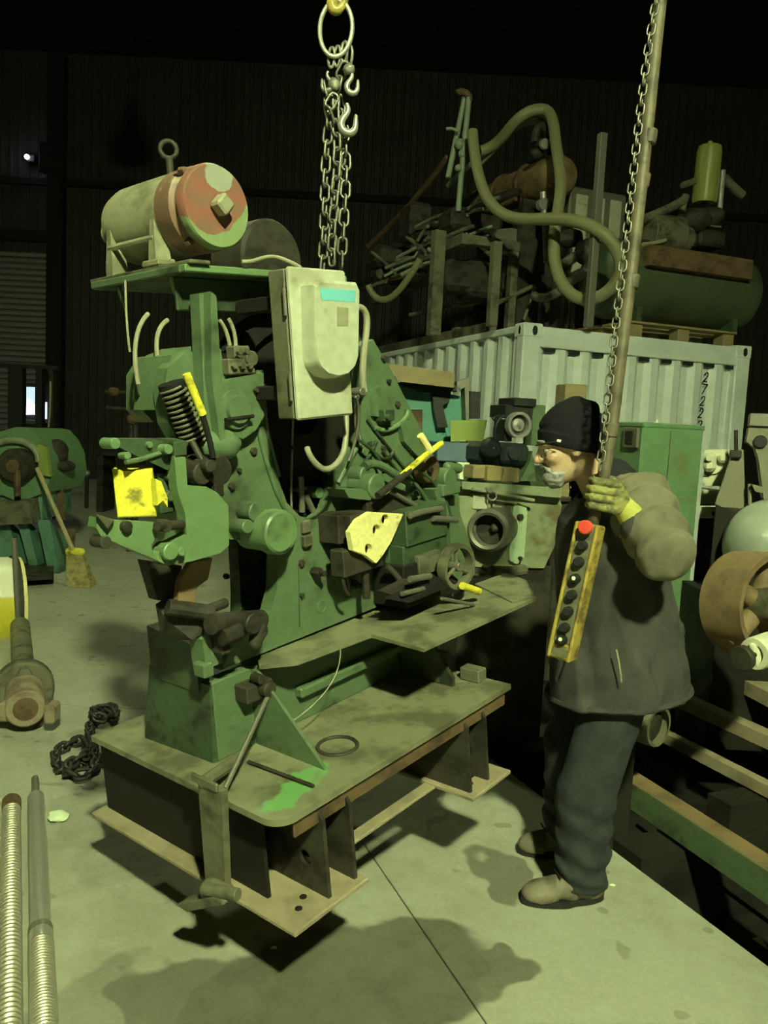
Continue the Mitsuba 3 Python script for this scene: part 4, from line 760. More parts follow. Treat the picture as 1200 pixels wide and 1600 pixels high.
# ------------------------------------------------------------------ machines behind the man
gc = thing("green_cabinet", "plain green metal cabinet standing right behind the man", "cabinet")
gp = W.P(1006, 662, 4.3)
GF = Frame([gp[0], gp[1], 0], [0.955, 0.296, 0], [-0.296, 0.955, 0], [0, 0, 1])
gw = GF.P(1101, 670, 0)[0]; gl = GF.on(938, 655, 0, 0)[1]
add("body", box(0, gw, 0, max(gl, 0.5), 0.12, gp[2], 0.012), "green_cab", gc, GF); add("base", box(-0.005, gw - 0.02, -0.005, 0.5, 0, 0.14), "cream", gc, GF)
add("top_edge", box(-0.004, gw + 0.004, -0.004, 0.5, gp[2] - 0.02, gp[2] + 0.008, 0.006), "green_cab", gc, GF)
add("corner_strip", box(gw * 0.44, gw * 0.45, -0.004, 0.0, 0.15, gp[2] - 0.03, 0), "grime", gc, GF)
gm = GF.on(988, 684, 0, 0); add("latch", cat(box(-0.02, 0, gm[1] - 0.07, gm[1] + 0.06, gm[2] - 0.055, gm[2] + 0.055)), "dull_steel", gc, GF); add("latch_recess", box(-0.024, -0.019, gm[1] - 0.035, gm[1] + 0.035, gm[2] - 0.035, gm[2] + 0.035), "ink", gc, GF)
add("scuff", slab(GF, [(1040, 795), (1048, 775), (1056, 790), (1058, 800)], -0.003, 0.003), "wood", gc, GF)
single("white_cap", "small white knob on top of the green cabinet", "knob", lathe([(0.010, 0), (0.014, 0.008), (0.010, 0.02), (0.004, 0.03), (0, 0.03)], GF.w(GF.on(1026, 664, 2, gp[2] + 0.006)), [0, 0, 1]), "pale_mint")
D5 = Frame([0, 0, 0], [0.985, 0.174, 0], [-0.174, 0.985, 0], [0, 0, 1])
tm = thing("teal_press", "teal press body with a dark clamp, left of the container corner", "machine")
add("body", slab(D5, [(625, 606), (660, 606), (732, 622), (735, 700), (735, 880), (640, 880)], 5.0, 0.5), "teal", tm, D5)
add("clamp", cat(slab(D5, [(675, 606), (705, 612), (702, 628), (692, 634), (700, 668), (684, 668), (678, 640)], 4.93, 0.06), slab(D5, [(620, 600), (640, 592), (716, 603), (722, 610), (690, 612), (660, 612)], 4.9, 0.15)), "ink", tm, D5)
add("side_plate", slab(D5, [(714, 596), (733, 590), (733, 655), (728, 655), (726, 605), (714, 612)], 4.9, 0.1), "dull_steel", tm, D5)
add("opening", slab(D5, [(735, 611), (751, 612), (750, 654), (734, 654)], 4.98, 0.2), "ink", tm, D5)
single("timber_baulk", "long wooden baulk lying on top of the teal press", "timber", hull([D5.P(x, y, d) for x, y in ((606, 568), (711, 582), (709, 606), (622, 596)) for d in (4.80, 5.0)]), "wood", D5)
single("lime_box", "yellowish green box on the blue beam beside the teal press", "box", hull([D5.P(x, y, d) for x, y in ((704, 657), (761, 656), (755, 690), (704, 690)) for d in (4.62, 4.80)]), "lime", D5)
bb = thing("blue_beam", "blue steel beam below the yellowish green box", "beam")
add("body", rect(D5, 684, 690, 747, 723, 4.5, 0.35), "blue", bb, D5); add("hole", disc(D5, 737, 704, 4.49, 0.02, 2), "ink", bb, D5); add("stand", rect(D5, 690, 723, 745, 900, 4.6, 0.2), "green_dark", bb, D5)
mo = thing("flange_motor", "black motor with a bright chrome wheel on a green post, left of the man's hat", "motor")
D4 = Frame([0, 0, 0], [0.95, 0.312, 0], [-0.312, 0.95, 0], [0, 0, 1])
wc = D4.P(811, 664, 4.0); wr = 20.5 * D4.sc(811, 664, 4.0)
add("wheel", lathe([(wr * 0.78, -0.01), (wr, -0.01), (wr, 0.03), (wr * 0.78, 0.03), (wr * 0.78, -0.01)], wc, [0, 1, 0], 36), "chrome", mo, D4); add("hub", lathe([(0, -0.03), (wr * 0.12, -0.03), (wr * 0.2, 0.0), (wr * 0.48, 0.005), (wr * 0.5, 0.03), (0, 0.03)], wc, [0, 1, 0], 28), "chrome", mo, D4)
add("disc", cyl(wc + [0, 0.02, 0], wc + [0, 0.04, 0], wr * 0.8, n=30), "dark_grime", mo, D4)
add("frame", cat(rect(D4, 790, 632, 838, 655, 4.06, 0.2), rect(D4, 804, 621, 838, 636, 4.04, 0.2), rect(D4, 790, 655, 800, 690, 4.06, 0.15)), "ink", mo, D4); add("casing", cat(lump(D4.P(766, 700, 4.08), (0.06, 0.08, 0.06), 31), rect(D4, 752, 690, 828, 730, 4.08, 0.3, 0.03), rect(D4, 786, 692, 826, 726, 4.03, 0.2, 0.02), disc(D4, 806, 708, 4.01, 0.05, 12), disc(D4, 770, 702, 4.0, 0.06, 13), rod(D4, [(770, 655, 4.05), (780, 650, 4.05), (792, 652, 4.05)], 3), rod(D4, [(775, 690, 4.05), (774, 668, 4.05), (782, 652, 4.05)], 3)), "black_blue", mo, D4)
add("post", cat(rect(D4, 834, 632, 849, 697, 4.05, 0.1), slab(D4, [(812, 752), (828, 722), (832, 705), (838, 752)], 4.04, 0.1)), "green", mo, D4); add("pedestal", rect(D4, 760, 725, 845, 900, 4.15, 0.4), "green_dark", mo, D4)
# small bench machine
D3 = Frame([0, 0, 0], [0.93, 0.367, 0], [-0.367, 0.93, 0], [0, 0, 1])
gb = thing("gearbox_machine", "grey green gearbox casting with a round bore, left of the man", "machine")
DB = 3.3
b_ = lambda name, mesh, m_, label=None: add(name, mesh, m_, gb, D3, 35, label)
b_("body", slab(D3, [(722, 760), (872, 772), (878, 790), (868, 850), (850, 888), (720, 885)], DB, 0.5), "grey_green")
b_("top_flange", cat(hull([D3.P(x, y, d) for x, y in ((722, 752), (878, 762), (876, 778), (722, 764)) for d in (DB - 0.06, DB + 0.5)])), "grey_green"); b_("lip", rod(D3, [(738, 764, DB - 0.07), (800, 775, DB - 0.07), (834, 782, DB - 0.07)], 3), "grey_green")
b_("column", rect(D3, 718, 775, 740, 880, DB - 0.03, 0.1), "grey_green"); b_("bearing_block", rect(D3, 740, 772, 762, 796, DB - 0.04, 0.1), "cream")
bc_ = D3.P(770, 826, DB - 0.03); br = 33 * D3.sc(770, 826, DB)
b_("bore", lathe([(br * 0.72, 0.16), (br * 0.72, -0.10), (br * 0.85, -0.11), (br, -0.09), (br, 0.16)], bc_, nrm([0.9, 1, 0.0]), 36), "dull_steel"); b_("bore_plug", cat(cyl(bc_ - nrm([0.9, 1, 0]) * 0.03, bc_ + nrm([0.9, 1, 0]) * 0.05, br * 0.75), lump(bc_ - [0.02, 0.05, -0.01], (0.018, 0.02, 0.02), 3)), "dark_grime")
cov = b_("cover_plate", slab(D3, [(802, 792), (812, 787), (822, 792), (824, 800), (819, 870), (808, 882), (797, 876), (796, 862)], DB - 0.025, 0.03), "mint"); b_("cover_nut", cat(*[bolt(D3.P(x, y, DB - 0.025), [0, -1, 0], r, 0.015) for x, y, r in ((812, 808, 0.017), (812, 872, 0.010))]), "dark_grime")
b_("eyebolt", cat(torus(D3.P(769, 775, DB - 0.08), [0.2, 1, 0], 0.02, 0.005), disc(D3, 766, 766, DB - 0.09, 0.03, 5)), "dull_steel"); b_("name_plate", rect(D3, 787, 788, 800, 800, DB - 0.008, 0.01), "dull_steel"); _a, _b = D3.P(722, 888, DB + 0.02), D3.P(862, 900, DB + 0.02)
b_("stand", box(_a[0], _b[0], DB + 0.02, DB + 0.47, 0.0, _a[2]), "dark_grime")
b_("foot_casting", cat(rod(D3, [(768, 892, DB - 0.2), (795, 893, DB - 0.15), (818, 890, DB - 0.1)], 9), lump(D3.P(744, 895, DB - 0.2), (0.07, 0.06, 0.02), 6), disc(D3, 764, 889, DB - 0.25, 0.05, 4)), "grime")
for i, (x0, y0, x1, y1, lb) in enumerate(((740, 727, 760, 748, "small square wooden block at the left on the gearbox casting"), (763, 728, 784, 752, "middle wooden block on the gearbox casting"), (787, 731, 811, 754, "light wooden block nearest the man on the gearbox casting"))):
    single("wood_block", lb, "wood block", rect(D3, x0, y0, x1, y1, DB + 0.06 + 0.03 * (i == 0), 0.10), "wood" if i != 1 else "wood_dark", D3)
single("pale_plate", "pale plate standing upright left of the wooden blocks", "plate", slab(D3, [(716, 722), (734, 723), (734, 746), (727, 750), (718, 748)], DB + 0.2, 0.02), "pale_mint", D3)
single("wooden_post", "square wooden post behind the man's hat", "post", (lambda a, b: box(a[0], b[0], 4.45, 4.6, 1.16, a[2], 0.006))(D5.P(884, 599, 4.45), D5.P(918, 602, 4.45)), "wood", D5)
_a, _b = D5.P(874, 700, 4.40), D5.P(922, 700, 4.40)
ds = thing("machine_stand", "dark machine stand under the wooden post, hidden behind the man", "stand")
add("body", box(_a[0], _b[0], 4.40, 4.75, 0.06, 1.14, 0.02), "dark_grime", ds, D5); add("top", box(_a[0] - 0.02, _b[0] + 0.02, 4.38, 4.77, 1.14, 1.16), "dark_grime", ds, D5); add("plinth", box(_a[0] - 0.03, _b[0] + 0.03, 4.38, 4.77, 0, 0.06), "black_steel", ds, D5)
# right hand side
D6 = Frame([0, 0, 0], [0.925, -0.38, 0], [0.38, 0.925, 0], [0, 0, 1])
cr = thing("cream_machine", "cream painted machine castings right of the green cabinet", "machine")
cdd = 4.95
add("head", cat(hull([D6.P(x, y, d) for x, y in ((1101, 703), (1136, 702), (1142, 720), (1138, 732), (1118, 740), (1100, 742)) for d in (cdd, cdd + 0.3)]), rect(D6, 1100, 706, 1118, 738, cdd - 0.06, 0.2, 0.02), rect(D6, 1122, 708, 1137, 724, cdd - 0.05, 0.2, 0.02), disc(D6, 1108, 716, cdd - 0.08, 0.05, 5)), "cream_light", cr, D6)
add("slide", cat(slab(D6, [(1098, 745), (1136, 728), (1134, 742), (1128, 760), (1098, 758)], cdd + 0.02, 0.2), slab(D6, [(1096, 764), (1124, 768), (1118, 790), (1094, 790)], cdd + 0.05, 0.2)), "cream_light", cr, D6)
add("bed", cat(hull([D6.P(x, y, d) for x, y in ((1092, 792), (1120, 792), (1134, 800), (1133, 810), (1092, 810)) for d in (cdd - 0.1, cdd + 0.3)]), rect(D6, 1095, 815, 1150, 860, cdd + 0.1, 0.4)), "cream_light", cr, D6)
add("stand", rect(D6, 1092, 812, 1140, 960, cdd + 0.05, 0.4), "dark_grime", cr, D6); add("bolt", disc(D6, 1115, 803, cdd - 0.12, 0.03, 3), "ink", cr, D6)
tc = thing("cast_machine", "grey brown cast column machine at the right edge", "machine")
TD = 4.45
add("column", cat(slab(D6, [(1166, 690), (1170, 668), (1210, 640), (1240, 640), (1240, 800), (1195, 800), (1192, 770), (1186, 720), (1180, 700)], TD + 0.1, 0.4), slab(D6, [(1144, 708), (1150, 700), (1162, 703), (1165, 800), (1152, 800), (1117, 788)], TD, 0.3)), "taupe", tc, D6)
add("spindle", cat(rod(D6, [(1150, 672, TD), (1150, 705, TD)], 3, smooth=False), rect(D6, 1141, 703, 1158, 716, TD - 0.03, 0.15)), "dark_grime", tc, D6)
add("top_plate", rect(D6, 1172, 645, 1230, 668, TD + 0.08, 0.3), "dull_steel", tc, D6); add("bore", disc(D6, 1188, 690, TD + 0.08, 0.05, 10), "ink", tc, D6); add("handle", cat(rod(D6, [(1171, 756, TD - 0.05), (1172, 790, TD - 0.05)], 3), hull([D6.P(x, y, d) for x, y in ((1174, 756), (1200, 763), (1200, 772), (1180, 768)) for d in (TD - 0.1, TD)])), "taupe", tc, D6); add("base", rect(D6, 1118, 790, 1240, 900, TD, 0.4), "pit", tc, D6)
gt = thing("grey_tank", "pale grey domed tank behind the rusty wheel", "tank")
tc0 = W.P(1195, 860, 3.9); tr3 = 78 * W.sc(1195, 860, 3.9)
add("shell", lathe([(0, 0.42), (tr3 * 0.4, 0.40), (tr3 * 0.75, 0.32), (tr3 * 0.95, 0.2), (tr3, 0.08), (tr3, -0.22), (0, -0.22)], tc0 - nrm([-0.62, -0.72, 0.1]) * 0.25, nrm([-0.55, -0.72, 0.25]), 44), "grey_paint", gt); add("seam", torus(tc0 - nrm([-0.62, -0.72, 0.1]) * 0.18, nrm([-0.55, -0.72, 0.25]), tr3, 0.008, 44, 6), "grey_paint", gt)
add("cradle", box(tc0[0] - 0.2, tc0[0] + 0.3, 3.9, 4.4, 0.0, tc0[2] - 0.25), "pit", gt)
rw = thing("rusty_wheel", "large rusty cast pulley wheel standing on the beams", "wheel")
wc2 = W.P(1188, 945, 3.05); wR = 82 * W.sc(1188, 945, 3.05); wa = nrm([0.42, -0.90, 0.10])
add("rim", lathe([(wR * 0.88, 0.075), (wR, 0.08), (wR * 1.01, 0), (wR, -0.11), (wR * 0.88, -0.105), (wR * 0.86, 0), (wR * 0.88, 0.075)], wc2, wa, 56), "rust_bright", rw)
wa1, wa2, _ = basis(wa)
for i in range(5):
    t = 0.75 + i * 2 * math.pi / 5; dr_ = math.cos(t) * wa1 + math.sin(t) * wa2
    add("spoke", hull(np.vstack([hsph((*(wc2 + dr_ * s * wR), rr_)).vertices for s, rr_ in ((0.25, 0.038), (0.88, 0.03))])), "rust_bright", rw)
add("hub", lathe([(0.025, 0.10), (0.065, 0.10), (0.07, 0.08), (0.07, -0.1), (0.025, -0.1), (0.025, 0.1)], wc2, wa, 30), "grime", rw)
sp2 = thing("pale_spool", "pale cream bearing spool lying below the rusty wheel", "spool")
sc2 = W.P(1178, 1022, 2.75); sa2 = nrm([-0.80, -0.52, -0.1]); sr = 26 * W.sc(1178, 1022, 2.75)
add("drum", lathe([(sr * 0.6, 0.0), (sr * 0.95, 0.0), (sr, -0.015), (sr, -0.22), (0, -0.22)], sc2, sa2, 36), "cream_light", sp2)
add("recess", cyl(sc2 - sa2 * 0.03, sc2 - sa2 * 0.02, sr * 0.7, n=30), "ink", sp2); add("flange", cat(cyl(sc2 + sa2 * 0.05, sc2 + sa2 * 0.075, sr * 0.75, n=30), cyl(sc2 - sa2 * 0.05, sc2 + sa2 * 0.06, sr * 0.25)), "dark_grime", sp2); add("arm", cat(hull(np.vstack([hsph((*(sc2 + sa2 * 0.005 + np.array(o)), 0.011)).vertices for o in ((-0.005, 0, 0.03), (0.03, 0, 0.0), (0.02, 0, -0.035))]))), "cream_light", sp2)
# steel sections lying over the trench
def beam(name, label, pa, pb, z, w, h, mat_, ext=0.0):
    a, b = G(*pa, z), G(*pb, z); d = nrm(b - a); a = a - d * ext; b = b + d * 1.5; n = np.array([-d[1], d[0], 0])
    pts = [q + n * s + np.array([0, 0, k]) for q in (a, b) for s in (0, w) for k in (0, -h)]
    return single(name, label, "steel section", hull(pts), mat_)
t = thing("channel_beam", "long green steel channel nearest the floor's edge, its flange rusty", "steel section")
a, b = G(985, 1222, 0.10), G(1200, 1362, 0.10); d = nrm(b - a); b = b + d * 1.6; n = np.array([-d[1], d[0], 0])
add("flange", hull([q + n * s + np.array([0, 0, k]) for q in (a - d * 0.15, b) for s in (0, 0.095) for k in (0, -0.012)]), "rust_bright", t)
add("web", hull([q + n * s + np.array([0, 0, k]) for q in (a - d * 0.02, b) for s in (0, 0.012) for k in (0, -0.11)]), "green", t)
single("thin_flat", "thin flat bar between the channel and the floor's edge", "steel section", tube([G(995, 1290, -0.2), G(1200, 1440, -0.2)], 0.008, 6, smooth=False), "dark_grime")
beam("steel_bar", "second steel bar from the floor's edge, partly in shadow", (1040, 1146), (1200, 1228), 0.16, 0.05, 0.05, "tan_dust", 0.3)
beam("steel_bar", "third steel bar from the floor's edge, broad and flat", (1055, 1085), (1200, 1150), 0.26, 0.075, 0.06, "tan_dust", 0.4)
beam("steel_bar", "steel bar just below the pale spool", (1060, 1010), (1150, 1056), 0.36, 0.14, 0.07, "tan_dust", 0.3)
beam("steel_bar", "cream topped bar highest of the stack, beside the man's elbow", (1045, 908), (1100, 918), 0.52, 0.09, 0.05, "cream", 0.2)
for i, (yy, lb) in enumerate(((3.45, "far dark timber sleeper carrying the steel bars"), (2.55, "near dark timber sleeper carrying the steel bars"))):
    c = edge + pd * (yy - 2.87) / abs(pd[1]) * 1.0
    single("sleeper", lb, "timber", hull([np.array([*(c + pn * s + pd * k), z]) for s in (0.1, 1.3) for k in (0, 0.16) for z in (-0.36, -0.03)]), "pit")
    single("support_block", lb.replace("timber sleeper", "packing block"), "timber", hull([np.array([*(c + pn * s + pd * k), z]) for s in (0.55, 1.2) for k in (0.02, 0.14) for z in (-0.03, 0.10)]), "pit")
lg = thing("pipe_roller", "short brown pipe roller behind the man's knee", "roller")
lc = W.P(1030, 1136, 3.05); la = nrm([0.62, -0.78, 0.0]); lr = 33 * W.sc(1030, 1136, 3.05)
add("shell", lathe([(lr * 0.82, 0.0), (lr * 0.97, 0.0), (lr, -0.015), (lr, -0.40), (0, -0.4)], lc, la, 36), "grime", lg); add("core", cyl(lc - la * 0.05, lc - la * 0.03, lr * 0.84, n=30), "dark_grime", lg)
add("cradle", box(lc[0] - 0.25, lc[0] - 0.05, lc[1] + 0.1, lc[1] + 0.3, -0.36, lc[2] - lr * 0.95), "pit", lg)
single("paper_scrap", "scrap of white paper down in the dark trench, at the right edge", "paper", hull([G(x, y, -0.30 + k) for x, y in ((1174, 1466), (1186, 1463), (1203, 1486)) for k in (0, 0.004)]), "pale_mint")
# ------------------------------------------------------------------ left side of the hall
gl_ = thing("green_lathe", "old green lathe with a round headstock at the left edge", "machine")
LD = 7.5
l_ = lambda name, mesh, m_, label=None: add(name, mesh, m_, gl_, W, 35, label)
arc = [(-30, 760), (-30, 690), (-5, 676), (25, 667), (50, 672), (66, 690), (76, 712), (80, 745), (70, 770), (30, 785)]
l_("headstock", slab(W, arc, LD, 0.9), "green_cab"); l_("hood", rod(W, [(-20, 700, LD - 0.05), (5, 690, LD - 0.05), (30, 689, LD - 0.05), (52, 700, LD - 0.05), (60, 722, LD - 0.05)], 5), "grey_green")
cc_ = W.P(25, 728, LD - 0.1); cr_ = 27 * W.sc(25, 728, LD)
l_("chuck", lathe([(0.05, -0.06), (cr_ * 0.85, -0.06), (cr_, -0.02), (cr_, 0.15)], cc_, [0, 1, 0], 36), "dark_grime", "dark round chuck"); l_("chuck_bore", cat(cyl(cc_ - [0, 0.08, 0], cc_ - [0, 0.05, 0], 0.06), rod(W, [(27, 735, LD - 0.25), (27, 775, LD - 0.25)], 5, smooth=False)), "rusty")
l_("cover", slab(W, [(58, 695), (72, 700), (78, 745), (62, 742)], LD - 0.06, 0.06), "lime"); l_("apron", slab(W, [(-30, 780), (66, 770), (66, 812), (-30, 820)], LD + 0.05, 0.7), "teal_dark"); l_("saddle", slab(W, [(-30, 787), (45, 780), (50, 818), (-30, 822)], LD - 0.15, 0.3), "grime")
for x0, x1 in ((-25, 12), (26, 42), (58, 77)): l_("leg", hull([G(x0, 903, 0) * [1, 0, 1] + [0, LD + k, 0] for k in (0.0, 0.7)] + [G(x1, 903, 0) * [1, 0, 1] + [0, LD + k, 0] for k in (0.0, 0.7)] + [W.P(x, 812, LD + k) for x in (x0, x1) for k in (0.0, 0.7)]), "teal_dark")
l_("tray", hull([G(x, y, z) for x, y in ((38, 880), (84, 880), (84, 905), (38, 908)) for z in (0, 0.07)]), "dark_grime"); l_("tailstock", cat(lump(W.P(86, 705, LD + 0.3), (0.12, 0.14, 0.12), 2), lump(W.P(95, 728, LD + 0.3), (0.14, 0.14, 0.06), 3), rod(W, [(70, 735, LD + 0.3), (100, 735, LD + 0.3)], 3, smooth=False)), "dark_grime")
l_("tailstock_leg", cat(hull([W.P(x, y, LD + k) for x, y in ((80, 745), (98, 745), (102, 812), (82, 812)) for k in (0.4, 0.7)]), hull([W.P(x, y, LD + k) for x, y in ((90, 826), (118, 826), (117, 862), (92, 858)) for k in (0.3, 0.7)])), "rusty")
br = thing("broom", "broom with a long pale handle leaning on the green lathe, head on the floor", "broom")
bh = G(118, 868, 0.33); bh[1] += 0
hp = W.P(114, 860, 7.0); ht = W.P(58, 732, 7.35)
add("handle", tube([hp, ht], 0.020, 10, smooth=False), "wood_pale", br)
h0, h1 = W.P(116, 866, 7.0), G(128, 903, 0.01)
h1[1] = 6.98
add("bristles", hull([h0 + o for o in ([-0.07, 0, 0], [0.07, 0.0, 0.0], [-0.07, 0.05, 0], [0.07, 0.05, 0])] + [np.array([x, 6.98 + k, 0.004]) for x in (W.P(108, 903, 7)[0], W.P(146, 903, 7)[0]) for k in (-0.05, 0.12)]), "straw", br, label="tan broom bristles")
add("block", hull(np.vstack([hsph((*(h0 + [x, 0.02, 0.02]), 0.035)).vertices for x in (-0.05, 0.05)])), "yellow", br)
yd = thing("yellow_drum", "yellow drum with glare painted white on top and a dark rim, cut off by the left edge", "drum")
yc = G(20, 1003, 0); YD = yc[1] + 0.30
dc = W.P(18, 938, YD); dr0 = 68 * W.sc(18, 938, YD)
da = nrm([0.85, 0.55, 0.0])
add("body", lathe([(0, -0.6), (dr0 * 0.96, -0.6), (dr0, -0.58), (dr0, -0.02), (dr0 * 0.97, 0.0)], dc + [0, 0, 0], da, 48), "drum_glare", yd); add("rim", lathe([(dr0 * 0.9, 0.0), (dr0 * 1.03, 0.0), (dr0 * 1.03, 0.035), (dr0 * 0.9, 0.035), (dr0 * 0.9, 0.0)], dc, da, 48), "dark_grime", yd); add("end_plate", lathe([(0, 0.08), (dr0 * 0.6, 0.075), (dr0 * 0.98, 0.06), (dr0, 0.03), (dr0, 0.0)], dc, da, 48), "pale_yellow", yd)
single("steel_rod", "thin steel rod standing against the yellow drum", "rod", tube([G(30, 1000, 0.02), W.P(22, 842, YD - 0.4)], 0.018, 8, smooth=False), "dull_steel")
fs = thing("flanged_shaft", "brown flanged shaft coupling lying on the floor at the left", "shaft")
sa0, sb0 = G(32, 985, 0.14), G(40, 1108, 0.13); sd = nrm(sb0 - sa0); sL = np.linalg.norm(sb0 - sa0)
add("shaft", cyl(sa0 - sd * 0.12, sb0, 0.058), "grime", fs)
add("flange", lathe([(0.05, -0.03), (0.135, -0.03), (0.14, -0.02), (0.14, 0.05), (0.13, 0.06), (0.05, 0.06)], sa0 + sd * (sL - 0.33), sd, 36), "grime", fs)
add("boss", cat(cyl(sa0 + sd * (sL - 0.26), sa0 + sd * (sL + 0.0), 0.088, n=30), *[box(x - 0.025, x + 0.025, y - 0.06, y + 0.03, 0.06, 0.15, 0.01) for x, y in ((sb0[0] - 0.105, sb0[1] + 0.06), (sb0[0] + 0.105, sb0[1] + 0.06))]), "rusty_pale", fs)
add("bore", cyl(sb0 + sd * 0.001, sb0 + sd * 0.004, 0.055, n=28), "rusty", fs)
add("nut", bolt(sa0 + sd * (sL - 0.27) + [0, 0, 0.09], sd, 0.035, 0.03), "grime", fs)
# threaded shafts in front
def thread(r0, pitch, s0, s1, dep):
    pr = []; s = s0
    while s < s1 - pitch * 0.9:
        pr += [(r0 - dep, s), (r0, s + pitch * 0.25), (r0, s + pitch * 0.6), (r0 - dep, s + pitch * 0.9)]; s += pitch
    return pr
def shaft_frame(p0, p1, r):
    a, b = G(*p0, r), G(*p1, r); return a, nrm(b - a), np.linalg.norm(b - a)
a, d, L = shaft_frame((18, 1262), (14, 1590), 0.034); L += 0.5
t = thing("threaded_shaft", "fully threaded steel shaft lying on the floor at the bottom left edge", "shaft")
add("thread", lathe([(0, 0), (0.026, 0.0)] + thread(0.032, 0.0185, 0.02, L, 0.0065) + [(0, L)], a, d, 32), "steel_worn", t); add("end_cap", lathe([(0.02, -0.06), (0.030, -0.06), (0.034, -0.05), (0.034, 0.012), (0.02, 0.012)], a, d, 28), "rusty", t); add("tip", cyl(a - d * 0.05, a + d * 0.03, 0.02), "dull_steel", t)
a, d, L = shaft_frame((56, 1245), (68, 1590), 0.036); L += 0.5
ls = np.linalg.norm(G(68, 1475, 0.036) - a)
t = thing("polished_shaft", "bright polished steel shaft with a threaded near end, lying beside the threaded shaft", "shaft")
add("body", lathe([(0, 0), (0.026, 0), (0.030, 0.006), (0.030, ls - 0.05), (0.033, ls - 0.05), (0.033, ls - 0.005), (0.030, ls)], a, d, 40), "steel", t); add("thread", lathe(thread(0.034, 0.012, ls, L, 0.0035) + [(0, L)], a, d, 36), "steel_worn", t)
add("tip", lathe([(0, -0.20), (0.010, -0.20), (0.014, -0.19), (0.0155, 0.0), (0, 0.0)], a + [0, 0, -0.008], d, 20), "dull_steel", t); add("collar", lathe([(0.03, ls - 0.07), (0.0335, ls - 0.07), (0.0335, ls - 0.045), (0.03, ls - 0.045)], a, d, 36), "grime", t)
# hoist chain heap on the floor
hc = thing("black_chain", "heap of black chain on the floor left of the machine", "chain")
path = [(188, 1196, 0.02), (165, 1190, 0.03), (140, 1196, 0.02), (118, 1190, 0.03), (100, 1203, 0.02), (88, 1190, 0.02), (92, 1172, 0.02), (110, 1162, 0.03), (128, 1156, 0.03), (140, 1168, 0.05), (150, 1186, 0.06), (140, 1205, 0.05), (118, 1210, 0.04), (105, 1200, 0.05), (125, 1185, 0.06), (145, 1172, 0.06), (140, 1145, 0.03), (150, 1125, 0.03), (165, 1112, 0.03), (150, 1108, 0.05), (170, 1105, 0.06), (180, 1118, 0.05), (160, 1122, 0.07), (145, 1112, 0.06)]
chain(hc, [G(x, y, z) for x, y, z in path], 0.062, 0.040, 0.0085, "black_chain_m", twist=0.7)
single("paper_scrap", "crumpled white scrap on the floor beside the polished shaft", "paper", lump(G(90, 1275, 0.015), (0.035, 0.04, 0.014), 5, 0.6), "pale_mint")
for x, y, lb in ((957, 1383, "tiny white chip on the floor by the man's heel"), (428, 1481, "tiny pale chip on the floor in the machine's shadow")):
    single("chip", lb, "chip", lump(G(x, y, 0.004), (0.010, 0.006, 0.004), 2), "pale_mint")
# things by the back wall
DF = 11.5
mf = thing("black_mast", "black upright machine frame by the roller shutter", "machine frame")
for x, w_u in ((12, 22), (55, 9), (76, 6)): add("upright", rect(W, x, 572, x + w_u, 690, DF, 0.14), "ink" if x < 60 else "dark_grime", mf)
for y in (566, 676): add("crossbar", rect(W, -20, y, 90, y + 12, DF, 0.14), "ink", mf)
add("grab_rail", rod(W, [(79, 596, DF - 0.2), (78, 640, DF - 0.2), (75, 678, DF - 0.2)], 2.6), "dull_steel", mf)
struct("window_1", rect(W, 32, 598, 80, 658, DF + 3.2, 0.02), "ink", label="bright panels glimpsed between the black uprights"); 
wk = add("glow_panel", rect(W, 36, 604, 56, 645, DF + 3.18, 0.005, 0), "ink", "window_1", emitter={"type": "area", "radiance": rgb([0.10, 0.135, 0.16])})  # bright patch between the uprights, drawn as emitting panels
add("glow_panel", rect(W, 62, 628, 73, 655, DF + 3.18, 0.005, 0), "ink", "window_1", emitter={"type": "area", "radiance": rgb([0.26, 0.34, 0.42])}); add("glow_panel", slab(W, [(35, 648), (35, 632), (44, 622), (54, 632), (55, 648)], DF + 3.15, 0.01), "ink", "window_1", emitter={"type": "area", "radiance": rgb([0.42, 0.52, 0.62])}); add("lower_bar", rect(W, 30, 655, 76, 661, DF + 3.1, 0.1), "dull_steel", "window_1")
ps_ = thing("pipe_rack", "dark pipe rack with a valve behind the machine's left arm", "rack")
for y0, y1, x0, x1 in ((612, 614, 164, 215), (637, 641, 166, 222)): add("pipe", rod(W, [(x0, y0, 9.0), (x1, y1, 9.0)], 3, smooth=False), "dark_grime", ps_)
for x in (206, 212): add("post", tube([W.P(x, 600, 9.0), G(x, 600, 0) * 0 + [W.P(x, 700, 9.0)[0], 9.0, 0.0]], 0.04, 10, smooth=False), "dark_grime", ps_)
each("valve", (lump(W.P(178, 612, 9.0), (0.06, 0.06, 0.05), 3), lump(W.P(208, 655, 8.95), (0.07, 0.06, 0.06), 4)), "rusty", ps_)
fl = thing("flood_light", "small bright lamp high on the dark wall at the upper left", "lamp")
lp = W.P(42, 245, YB - 0.35)
add("lens", trimesh.creation.icosphere(2, 0.055).apply_translation(lp), "ink", fl, emitter={"type": "area", "radiance": rgb([2.6, 2.4, 4.0])}); add("housing", cat(box(lp[0] + 0.25, lp[0] + 0.75, YB - 0.35, YB - 0.1, lp[2] - 0.28, lp[2] + 0.35, 0.03), box(lp[0] - 0.06, lp[0] + 0.15, YB - 0.28, YB - 0.1, lp[2] - 0.08, lp[2] + 0.08, 0.02)), "roof", fl)
sn = thing("round_fitting", "small bright fitting by the foot of the roller shutter", "fitting")
add("cap", lump(W.P(136, 739, 13.0), (0.05, 0.05, 0.05), 1), "chrome", sn); q0 = W.P(136, 739, 13.0); add("stalk", cyl([q0[0], 13.0, 0], q0, 0.03), "dark_grime", sn)
wbn = thing("work_bench", "dark work bench against the wall behind the machine's left arm", "bench")
